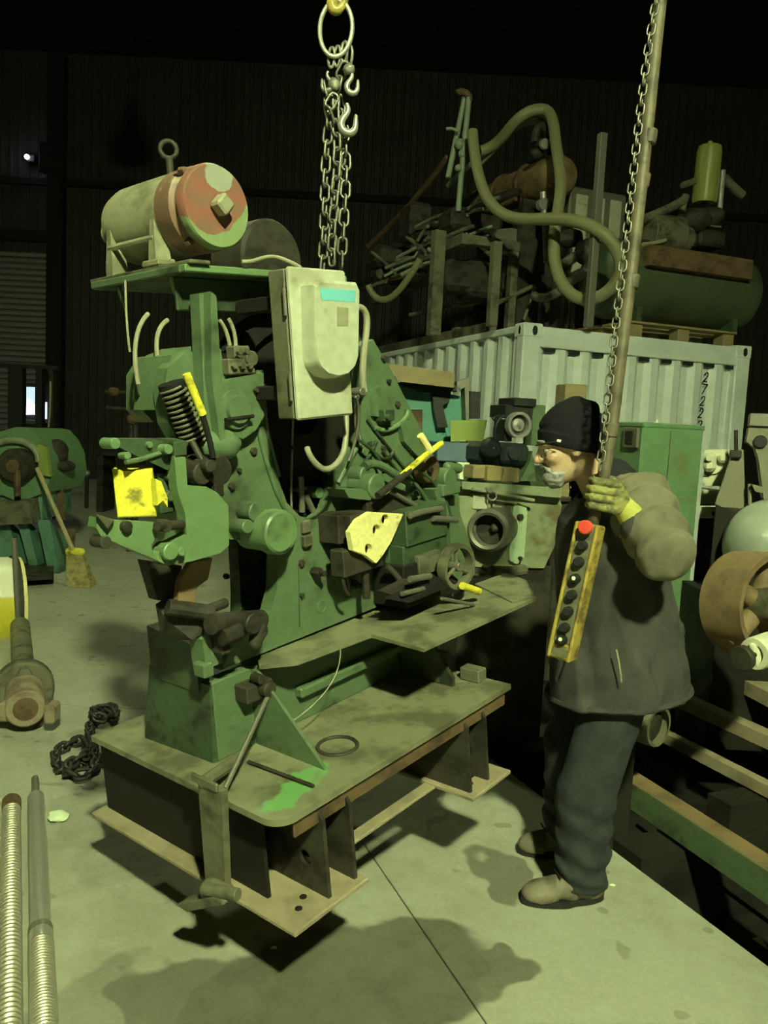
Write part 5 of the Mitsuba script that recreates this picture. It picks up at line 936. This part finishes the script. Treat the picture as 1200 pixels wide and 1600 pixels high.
pA, pB = W.P(150, 705, 12.5), W.P(215, 705, 12.5)
add("top", box(pA[0], pB[0], 12.5, 13.2, pA[2] - 0.06, pA[2]), "dark_grime", wbn)
for x in (pA[0], pB[0] - 0.1): add("leg", box(x, x + 0.1, 12.55, 13.1, 0, pA[2] - 0.06), "dark_grime", wbn)

# ------------------------------------------------------------------ the man (facing the machine, seen from his left side)
f_ = nrm([-0.985, 0.17, 0]); l_v = np.cross([0, 0, 1], f_); UPZ = np.array([0, 0, 1.0])
man_ = thing("person", "man in black knit hat and dark work jacket holding the crane's pendant control", "person")
HC = W.P(891, 694, 2.60)                                   # middle of the head
tilt = math.radians(16)
hf = nrm(f_ * math.cos(tilt) - UPZ * math.sin(tilt)); hu_ = nrm(f_ * math.sin(tilt) + UPZ * math.cos(tilt)); HB = np.array([hf, l_v, hu_])
def Hd(a, b, c): return HC + a * hf + b * l_v + c * hu_
neck0, neck1 = Hd(-0.035, 0, -0.06), W.P(945, 775, 2.62)
shL, shR = W.P(998, 792, 2.44), W.P(980, 785, 2.80)
chest = (shL + shR) / 2 * 0.5 + W.P(935, 860, 2.62) * 0.5
pelvis = np.array([0.815, 2.66, 0.80])
hipL, hipR = pelvis - [0, 0.095, 0.02], pelvis + [0, 0.095, -0.02]
kneeL, ankL = W.P(914, 1245, 2.53), W.P(908, 1382, 2.52); ankR = np.array([0.655, 2.80, 0.09]); kneeR = hipR * 0.5 + ankR * 0.5 + [-0.03, 0, 0]
elbL, wrL = W.P(1034, 858, 2.29), W.P(984, 808, 2.36)
elbR, wrR = shR + [0.02, 0.06, -0.27], shR + [-0.14, 0.04, -0.46]
# the hand on the pole
pole_b, pole_t = W.P(928, 812, 2.345), W.P(953, 690, 2.345)
pdv = nrm(pole_t - pole_b)
hx = nrm(np.array([1, 0, 0]) - pdv * pdv[0]); hy = np.cross(pdv, hx)               # to the right, away from us
Hc = W.P(939, 772, 2.345)
def Hp(a, b, c): return Hc + a * hx + b * hy + c * pdv
FING = []
for i, (c, ln, rad) in enumerate(((0.036, 0.92, 0.0112), (0.012, 1.0, 0.0116), (-0.012, 0.98, 0.0114), (-0.036, 0.84, 0.0106))):
    k = Hp(0.044, -0.020 , c * 1.02); FING.append(([k, Hp(0.044 - 0.044 * ln, -0.034, c), Hp(-0.030 * ln, -0.020, c * 0.98), Hp(-0.034 * ln, 0.008, c * 0.96), Hp(-0.014, 0.026, c * 0.95)], rad))
THUMB = [Hp(0.046, 0.0, 0.030), Hp(0.030, 0.020, 0.044), Hp(0.004, 0.030, 0.046), Hp(-0.022, 0.022, 0.044)]
wr0 = Hp(0.078, 0.005, -0.028)
def hand_sdf(P, gr):
    d = smin(0.012, *[s_rc(P, wr0, q[0], 0.019 + gr, 0.0135 + gr) for q, _ in FING])
    for q, r in FING:
        e = smin(0.002, *[s_rc(P, q[i], q[i + 1], (r + gr) * (1.06 - 0.05 * i), (r + gr) * (1.01 - 0.05 * i)) for i in range(4)]); d = smin(0.0015, d, e)
    return smin(0.008, d, *[s_rc(P, THUMB[i], THUMB[i + 1], 0.0125 + gr - 0.001 * i, 0.0115 + gr - 0.001 * i) for i in range(3)], s_rc(P, wr0, THUMB[0], 0.018 + gr, 0.014 + gr))
def head_sdf(P):
    Q = (P - HC) @ HB.T
    c = np.array
    d = s_el(Q, (-0.012, 0, 0.028), (0.096, 0.074, 0.092)); jaw = s_el(Q, (0.030, 0, -0.055), (0.062, 0.054, 0.062))
    d = smin(0.03, d, jaw, s_el(Q, (0.062, 0, -0.088), (0.028, 0.030, 0.024)))
    d = smin(0.015, d, s_rc(Q, c((0.078, 0.030, 0.020)), c((0.082, -0.030, 0.020)), 0.016, 0.016), s_el(Q, (0.060, 0.044, -0.026), (0.026, 0.022, 0.022)), s_el(Q, (0.060, -0.044, -0.026), (0.026, 0.022, 0.022)))
    d = smin(0.008, d, s_rc(Q, c((0.088, 0, 0.010)), c((0.112, 0, -0.028)), 0.009, 0.0125), s_el(Q, (0.098, 0.011, -0.032), (0.012, 0.009, 0.008)), s_el(Q, (0.098, -0.011, -0.032), (0.012, 0.009, 0.008)))
    d = smin(0.004, d, s_rc(Q, c((0.086, 0.018, -0.058)), c((0.086, -0.018, -0.058)), 0.0075, 0.0075), s_rc(Q, c((0.083, 0.016, -0.071)), c((0.083, -0.016, -0.071)), 0.008, 0.008))
    for s in (1, -1):
        e = s_el(Q, (-0.010, s * 0.075, -0.012), (0.018, 0.010, 0.032), np.array([[0.95, -0.3 * s, 0], [0.3 * s, 0.95, 0], [0, 0, 1]])); e = np.maximum(e, -s_el(Q, (-0.004, s * 0.084, -0.010), (0.009, 0.007, 0.017))); d = smin(0.006, d, e)
        d = np.maximum(d, -s_el(Q, (0.089, s * 0.032, 0.0), (0.014, 0.016, 0.010)))
    return d
SK = [(pelvis, chest, 0.125, 0.13), (hipL, kneeL, 0.075, 0.055), (kneeL, ankL, 0.052, 0.036), (hipR, kneeR, 0.075, 0.055), (kneeR, ankR + [0.08, 0.02, 0.0], 0.052, 0.034), (shL, shR, 0.052, 0.052), (chest, (shL + shR) / 2, 0.11, 0.065), (shL, elbL, 0.048, 0.038), (elbL, wrL, 0.038, 0.028),
      (wrL, wr0, 0.027, 0.02), (shR, elbR, 0.050, 0.040), (elbR, wrR, 0.038, 0.027), (wrR, wrR + [-0.05, 0, -0.10], 0.028, 0.022), (ankL, ankL + [-0.12, 0.01, -0.05], 0.034, 0.026), (ankR + [0.08, 0.02, 0.0], ankR + [-0.01, 0.01, -0.04], 0.034, 0.024)]
def body_sdf(P):
    d = smin(0.03, *[s_rc(P, a, b, ra, rb) for a, b, ra, rb in SK])
    h = np.full(len(P), 1.0); m = np.linalg.norm(P - HC, axis=1) < 0.22; h[m] = head_sdf(P[m]); d = smin(0.03, d, s_rc(P, neck1, neck0, 0.062, 0.055)); d = smin(0.012, d, h)
    h = np.full(len(P), 1.0); m = np.linalg.norm(P - Hc, axis=1) < 0.14; h[m] = hand_sdf(P[m], -0.0025); return smin(0.006, d, h)
def near(mesh_lo, mesh_hi): return mesh_lo, mesh_hi
def joined(f, boxes): return cat(*[implicit(f, lo, hi, h) for lo, hi, h in boxes])
add("body", implicit(body_sdf, [0.36, 2.14, 0.02], [1.12, 2.98, 1.66], 0.0065), "skin", man_, smooth=True)
# face details
for s in (1, -1):
    e = add("eye", trimesh.creation.icosphere(2, 0.0115).apply_translation(Hd(0.074, s * 0.032, 0.0)), "eye_white", man_, smooth=True)
    add("iris", cyl(Hd(0.0845, s * 0.033, -0.001), Hd(0.0862, s * 0.033, -0.001), 0.005, n=14), "ink", e)
gz = [Hd(0.02 + 0.085 * math.cos(t), 0.078 * math.sin(t), 0.002) for t in np.linspace(-1.45, 1.45, 25)]
gl1 = add("safety_glasses", cat(tube([p + hu_ * 0.018 for p in gz], 0.0028, 6, smooth=False), tube([Hd(0.03, 0.078, 0.010), Hd(-0.02, 0.082, 0.012)], 0.003, 6, smooth=False), tube([Hd(0.03, -0.078, 0.010), Hd(-0.02, -0.082, 0.012)], 0.003, 6, smooth=False)), "ink", man_)
V, F = [], []
for i, p in enumerate(gz): V += [p + hu_ * 0.017, p - hu_ * 0.026]
for i in range(len(gz) - 1): F += [[2 * i, 2 * i + 1, 2 * i + 3], [2 * i, 2 * i + 3, 2 * i + 2]]
scene["m_lens"] = {"type": "thindielectric", "int_ior": 1.5}
add("lens", trimesh.Trimesh(V, F, process=False), "lens", gl1, smooth=True)
add("eyebrow", cat(*[tube([Hd(0.098, s * 0.012, 0.026), Hd(0.094, s * 0.034, 0.031), Hd(0.078, s * 0.052, 0.026)], 0.004, 6) for s in (1, -1)]), "beard", man_)
def beard_sdf(P):
    Q = (P - HC) @ HB.T; c = np.array
    d = smin(0.02, s_el(Q, (0.068, 0, -0.094), (0.040, 0.040, 0.036)), s_rc(Q, c((0.060, 0.034, -0.086)), c((0.040, 0.044, -0.078)), 0.016, 0.008), s_rc(Q, c((0.060, -0.034, -0.086)), c((0.040, -0.044, -0.078)), 0.016, 0.008), s_rc(Q, c((0.099, 0.010, -0.047)), c((0.084, 0.028, -0.062)), 0.007, 0.009), s_rc(Q, c((0.099, -0.010, -0.047)), c((0.084, -0.028, -0.062)), 0.007, 0.009))
    return d + 0.010 * (meshkit.fbm(P * 90, 3) - 0.5)
add("beard", implicit(beard_sdf, HC - 0.18, HC + 0.14, 0.004), "beard", man_, smooth=True, label="short grey beard")
def hat_sdf(P):
    Q = (P - HC) @ HB.T
    d = s_el(Q, (-0.016, 0, 0.040), (0.104, 0.086, 0.100)); d = smin(0.02, d, s_el(Q, (-0.05, 0, 0.085), (0.055, 0.055, 0.052)), s_el(Q, (-0.032, 0, -0.005), (0.082, 0.086, 0.085)))
    rim = -0.016 + 0.45 * Q[:, 0]
    cuff = smin(0.02, s_el(Q, (-0.014, 0, 0.036), (0.109, 0.091, 0.104)), s_el(Q, (-0.030, 0, -0.006), (0.088, 0.091, 0.090))); cuff = np.maximum(cuff, Q[:, 2] - rim - 0.045); d = np.minimum(d, cuff)
    d = np.maximum(d, rim - Q[:, 2]) 
    fold = 0.004 * np.sin((Q[:, 2] + 0.5 * Q[:, 0]) * 90) * (Q[:, 2] > 0.075)
    return d + fold + 0.003 * (meshkit.fbm(P * 60, 2) - 0.5)
add("knit_hat", implicit(hat_sdf, HC - 0.18, HC + 0.20, 0.004), "knit", man_, smooth=True, label="black knit hat")
add("hat_pale_patch", hull([W.P(x, y, 2.50) for x, y in ((871, 686), (877, 687), (876, 691), (870, 690))] + [W.P(874, 688, 2.506)]), "pale_mint", man_)  # small pale patch on the hat
# jacket
hemf, hemb = W.P(864, 1112, 2.5), W.P(1084, 1078, 2.6)
hm_ = (hemf + hemb) / 2; hd_ = nrm([hemb[0] - hemf[0], 0, hemb[2] - hemf[2]]); hn = np.cross(hd_, [0, 1, 0]); hn = hn if hn[2] > 0 else -hn
hemc = np.array([hm_[0], 2.645, hm_[2]])
def tors(P, c, r): return s_el(P, c, r)
def jacket_sdf(P):
    z = P[:, 2]; zb, zt = hemc[2], shL[2] + 0.03
    t = np.clip((z - zb) / (zt - zb), 0, 1)
    cx = np.interp(t, [0, 0.35, 0.7, 1.0], [hemc[0], 0.80, 0.745, neck1[0] + 0.03]); rx = np.interp(t, [0, 0.3, 0.6, 0.85, 1.0], [0.232, 0.205, 0.185, 0.165, 0.10]); ry = np.interp(t, [0, 0.3, 0.6, 0.85, 1.0], [0.215, 0.20, 0.20, 0.205, 0.15])
    k = np.sqrt(((P[:, 0] - cx) / rx) ** 2 + ((P[:, 1] - 2.63) / ry) ** 2); d = (k - 1) * np.minimum(rx, ry) * 0.9
    d = np.maximum(d, z - zt - 0.01)
    wob = meshkit.fbm(P * np.array([10, 10, 4.0]), 3, 4) - 0.5; fld = np.sin(P[:, 0] * 36 + P[:, 2] * 10 + 9 * wob) * 0.010 * np.clip(1.3 - t * 1.4, 0, 1)
    slv = smin(0.03, s_rc(P, shL, elbL, 0.088, 0.067), np.maximum(s_rc(P, elbL, wrL, 0.067, 0.050), -((wrL - P) @ nrm(wrL - elbL))), s_rc(P, shL, (shL + shR) / 2, 0.09, 0.08)); w2 = np.sin(((P - shL) @ nrm(elbL - shL)) * 75 + 10 * wob) * 0.010
    sr_ = smin(0.03, s_rc(P, shR, elbR, 0.085, 0.072), s_rc(P, elbR, wrR, 0.07, 0.052), s_rc(P, shR, (shL + shR) / 2, 0.09, 0.08))
    d = smin(0.035, d + fld, slv + w2, sr_ + w2)
    d = d + 0.034 * wob
    d = np.maximum(d, -((P - hemc) @ hn) + 0.0)
    nk = s_rc(P, neck1 + [0.0, 0, 0.0], neck0 + [0, 0, 0.0], 0.074, 0.08)
    return np.maximum(d, -nk)
jk = add("jacket", implicit(jacket_sdf, [0.42, 2.10, 0.52], [1.16, 2.98, 1.52], 0.0075), "jacket", man_, smooth=True, label="dark grey work jacket")
def collar_sdf(P):
    a, b = neck1 + [0.015, 0, -0.045], neck0 + [0.012, 0, -0.055]
    d = s_rc(P, a, b, 0.112, 0.090); d = np.maximum(d, -s_rc(P, a - [0, 0, 0.05], b + (b - a), 0.090, 0.082)); ax_ = nrm(b - a)
    return np.maximum(np.maximum(d, (P - b) @ ax_ - 0.004), (a - P) @ ax_ - 0.035) + 0.008 * (meshkit.fbm(P * 25, 2) - 0.5)
add("collar", implicit(collar_sdf, neck1 - 0.22, neck1 + 0.22, 0.006), "collar", jk, smooth=True, label="black corduroy collar")
def lit_sleeve_sdf(P):
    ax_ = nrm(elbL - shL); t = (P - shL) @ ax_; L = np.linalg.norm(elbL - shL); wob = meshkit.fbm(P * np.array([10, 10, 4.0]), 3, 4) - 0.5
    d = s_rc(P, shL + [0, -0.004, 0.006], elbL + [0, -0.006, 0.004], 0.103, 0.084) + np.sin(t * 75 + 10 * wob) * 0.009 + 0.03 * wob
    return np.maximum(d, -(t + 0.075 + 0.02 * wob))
add("sleeve", implicit(lit_sleeve_sdf, np.minimum(shL, elbL) - 0.16, np.maximum(shL, elbL) + 0.16, 0.006), "jacket_lit", jk, smooth=True, label="upper sleeve in a lighter tone for the light on it")  # lighter shell over the jacket, standing for its lit upper arm
y0_, y1_ = W.P(952, 752, 2.56), W.P(1016, 778, 2.50)
add("hood", implicit(lambda P: smin(0.03, s_rc(P, y0_, y1_, 0.055, 0.046), s_rc(P, y0_ + [0.02, 0.10, 0.02], y1_ + [0.0, 0.16, 0.0], 0.06, 0.055)) + 0.03 * (meshkit.fbm(P * 14, 3) - 0.5), y0_ - 0.22, y1_ + 0.3, 0.007), "collar", jk, smooth=True, label="black folded hood")
hq_ = [hemc + hd_ * s * 1.0 + np.array([0, y, 0]) for s, y in ()]
th = np.linspace(0, 2 * np.pi, 41)[:-1]
add("hem_band", tube([hemc + hd_ * (0.232 * math.cos(t)) + np.array([0, -0.015 + 0.213 * math.sin(t), 0]) + hn * 0.012 for t in th], 0.010, 6, smooth=False, closed=True), "jacket", jk)
add("drawcord", tube([W.P(963, 1015, 2.405), W.P(968, 1040, 2.40), W.P(971, 1066, 2.40)], 0.0025, 5), "cable", jk)
# trousers and boots
def trouser_sdf(P):
    wob = meshkit.fbm(P * np.array([10, 10, 6.0]), 3, 9) - 0.5
    L = smin(0.02, s_rc(P, hipL + [0, 0, 0.03], kneeL, 0.100, 0.090), s_rc(P, kneeL, ankL + [0.0, 0, -0.045], 0.090, 0.080)); Rr = smin(0.02, s_rc(P, hipR + [0, 0, 0.03], kneeR, 0.098, 0.088), s_rc(P, kneeR, ankR + [0.07, 0.02, -0.045], 0.095, 0.080))
    fold = 0.007 * np.sin(P[:, 2] * 80 + P[:, 0] * 30 + 8 * wob) * np.clip((0.42 - P[:, 2]) * 4, 0, 1)
    return np.maximum(smin(0.03, L, Rr) + fold + 0.016 * wob, 0.052 - P[:, 2] + 0.10 * (P[:, 0] - 0.68) * 0)
add("trousers", implicit(trouser_sdf, [0.40, 2.34, 0.02], [1.0, 2.98, 0.98], 0.0075), "denim", man_, smooth=True, label="dark blue grey work trousers")
def boot(toe, heel, seed):
    toe, heel = np.array(toe), np.array(heel); d = nrm(toe - heel); n = np.array([-d[1], d[0], 0]); L = np.linalg.norm(toe - heel)
    def f(P):
        Q = np.stack([(P - heel) @ d, (P - heel) @ n, P[:, 2]], 1); c = np.array
        e = smin(0.02, s_rc(Q, c((0.045, 0, 0.055)), c((0.12, 0, 0.058)), 0.045, 0.046), s_rc(Q, c((0.12, 0, 0.055)), c((L - 0.07, 0.003, 0.036)), 0.044, 0.038), s_el(Q, (L - 0.062, 0.003, 0.034), (0.062, 0.047, 0.034)), s_rc(Q, c((0.055, 0, 0.06)), c((0.075, 0, 0.17)), 0.048, 0.05))
        return np.maximum(e, 0.018 - Q[:, 2]) + 0.004 * np.sin(Q[:, 0] * 90) * ((Q[:, 0] > 0.10) & (Q[:, 0] < 0.17))
    lo, hi = np.minimum(toe, heel) - 0.09, np.maximum(toe, heel) + 0.09; lo[2], hi[2] = 0.0, 0.24
    b = add("boot", implicit(f, lo, hi, 0.006), "boot", man_, smooth=True)
    th = np.linspace(0, 2 * np.pi, 33)[:-1]
    out = [(0.045 + (L - 0.09) * (0.5 + 0.5 * math.cos(t)) + 0.047 * math.cos(t), (0.050 if math.cos(t) > 0 else 0.042) * math.sin(t)) for t in th]
    add("sole", prism([(heel + d * a + n * b2)[:2] for a, b2 in out], 0.002, 0.024, 2), "rubber", b)
    add("lace", cat(*[tube([heel + d * s + n * y + np.array([0, 0, 0.098 - 0.10 * (s - 0.13)]) for y in (-0.03, 0, 0.03)], 0.003, 5) for s in (0.125, 0.145, 0.165)]), "ink", b)
boot(G(814, 1410, 0.0), G(942, 1404, 0.0), 1); boot(np.array([0.545, 2.80, 0]), np.array([0.80, 2.83, 0]), 2)
# glove
gv = add("glove", implicit(lambda P: hand_sdf(P, 0.0006), Hc - 0.125, Hc + 0.13, 0.003), "glove", man_, smooth=True, label="dirty yellow work glove gripping the pole")
cu0, cu1 = wr0 + (wr0 - Hc) * 0.05, W.P(988, 806, 2.345)
cd_ = nrm(cu1 - cu0)
add("cuff", lathe([(0.030, -0.02), (0.036, 0.0), (0.047, 0.045), (0.050, 0.075), (0.046, 0.078), (0.040, 0.04)], cu0, cu1 - cu0, 30), "glove_yellow", gv, label="yellow glove cuff")
gR = wrR + [-0.03, 0, -0.06]
fr = [([gR + np.array([-0.01, 0.02 * k - 0.03, -0.03]), gR + np.array([-0.03, 0.02 * k - 0.03, -0.07]), gR + np.array([-0.015, 0.02 * k - 0.03, -0.10]), gR + np.array([0.005, 0.02 * k - 0.03, -0.11])], 0.0115) for k in range(4)]
def gloveR(P):
    d = s_rc(P, wrR, gR, 0.034, 0.036)
    for q, r in fr: d = smin(0.006, d, *[s_rc(P, q[i], q[i + 1], r * (1.1 - 0.05 * i), r * (1.05 - 0.05 * i)) for i in range(3)])
    return smin(0.008, d, s_rc(P, gR + [-0.01, -0.03, 0.0], gR + [-0.045, -0.045, -0.03], 0.016, 0.012), s_rc(P, gR + [-0.045, -0.045, -0.03], gR + [-0.055, -0.04, -0.06], 0.012, 0.010))
add("glove", implicit(gloveR, gR - 0.16, gR + 0.14, 0.005), "glove", man_, smooth=True)

# ------------------------------------------------------------------ pendant control on its pole
pen = thing("pendant_control", "yellow pendant control with red and black buttons, hanging on a long pole", "control")
PY = 2.335
o = W.P(918, 818, PY); bdn = W.P(872, 1030, PY); pz_ = nrm(o - bdn); PLen = np.linalg.norm(o - bdn)
py_ = nrm(np.array([0.70, 1.0, 0]) - pz_ * (np.array([0.70, 1.0, 0]) @ pz_)); px_ = np.cross(py_, pz_)
PF = Frame(bdn, px_, py_, pz_)
hw_ = 0.036
add("case", box(-hw_, hw_, 0.004, 0.062, -0.002, PLen, 0.006), "yellow_worn", pen, PF)
add("face", box(-hw_ + 0.010, hw_ - 0.010, -0.001, 0.006, 0.052, PLen - 0.004, 0.002), "grime", pen, PF); add("side_rim", box(-hw_, -hw_ + 0.010, -0.007, 0.012, 0, PLen, 0.003), "yellow_worn", pen, PF); add("side_rim", box(hw_ - 0.010, hw_, -0.007, 0.012, 0, PLen, 0.003), "yellow_worn", pen, PF)
add("end_block", box(-hw_ + 0.004, hw_ - 0.004, -0.003, 0.01, 0.004, 0.046, 0.003), "yellow_worn", pen, PF); add("name_plate", box(-hw_ + 0.011, hw_ - 0.011, -0.0045, -0.002, 0.010, 0.036, 0.001), "grime", pen, PF)
add("red_button", cat(cyl([0.004, 0.0, PLen - 0.010], [0.004, -0.014, PLen - 0.010], 0.012), cyl([0.004, -0.014, PLen - 0.010], [0.004, -0.030, PLen - 0.010], 0.0205, n=28)), "red_plastic", pen, PF, label="red mushroom stop button")
for i in range(7):
    z = PLen - 0.065 - i * 0.0495
    if z < 0.06: z = 0.062
    b = add("button", lathe([(0, -0.022), (0.011, -0.022), (0.0145, -0.017), (0.015, 0.0)], [0.002, 0.0, z], [0, 1, 0], 20), "rubber", pen, PF)
    if i in (2, 6): add("cap", cyl([0.002, -0.022, z + 0.002], [0.002, -0.0235, z + 0.002], 0.006, n=14), "pale_mint", b, PF)
add("pole", cat(tube([W.P(926, 820, PY + 0.03), W.P(935, 785, 2.345), W.P(953, 690, 2.345), W.P(968, 570, 2.36), W.P(985, 430, 2.38), W.P(1008, 230, 2.40), W.P(1030, 20, 2.42), W.P(1040, -60, 2.43)], np.array([0.0165, 0.0165, 0.0175, 0.0185, 0.0185, 0.018, 0.0175, 0.0175]), 16, 80)), "pole", pen, label="long brown pole")
for x, y, d, r in ((1015, 214, 2.40, 0.0205), (1004, 282, 2.40, 0.0205), (955, 672, 2.345, 0.021), (988, 440, 2.38, 0.0195)):
    c = W.P(x, y, d); add("coupling", cyl(c - [0.002, 0, 0.02], c + [0.002, 0, 0.02], r, n=18), "pole", pen)
m_ = link_mesh(0.034, 0.021, 0.0028, 5); q = spline([W.P(x, y, d) for x, y, d in ((1033, -40, 2.38), (1003, 150, 2.37), (983, 330, 2.36), (963, 500, 2.34), (948, 640, 2.32), (936, 740, 2.31))], 300)
s = np.concatenate([[0], np.cumsum(np.linalg.norm(np.diff(q, axis=0), axis=1))]); ms = []
for i in range(int(s[-1] / 0.027)):
    c, e = [np.array([np.interp((i + t) * 0.027, s, q[:, k]) for k in range(3)]) for t in (0.5, 0.6)]; T_ = rot_to(e - c, 0.5 + (i % 2) * 1.57); T_[:3, 3] = c; x = m_.copy(); x.apply_transform(T_); ms.append(x)
add("support_chain", cat(*ms), "dull_steel", pen, smooth=True)
add("strap", tube([W.P(968, 838, 2.36), W.P(978, 830, 2.35), W.P(985, 822, 2.34)], 0.004, 6), "dull_steel", pen)
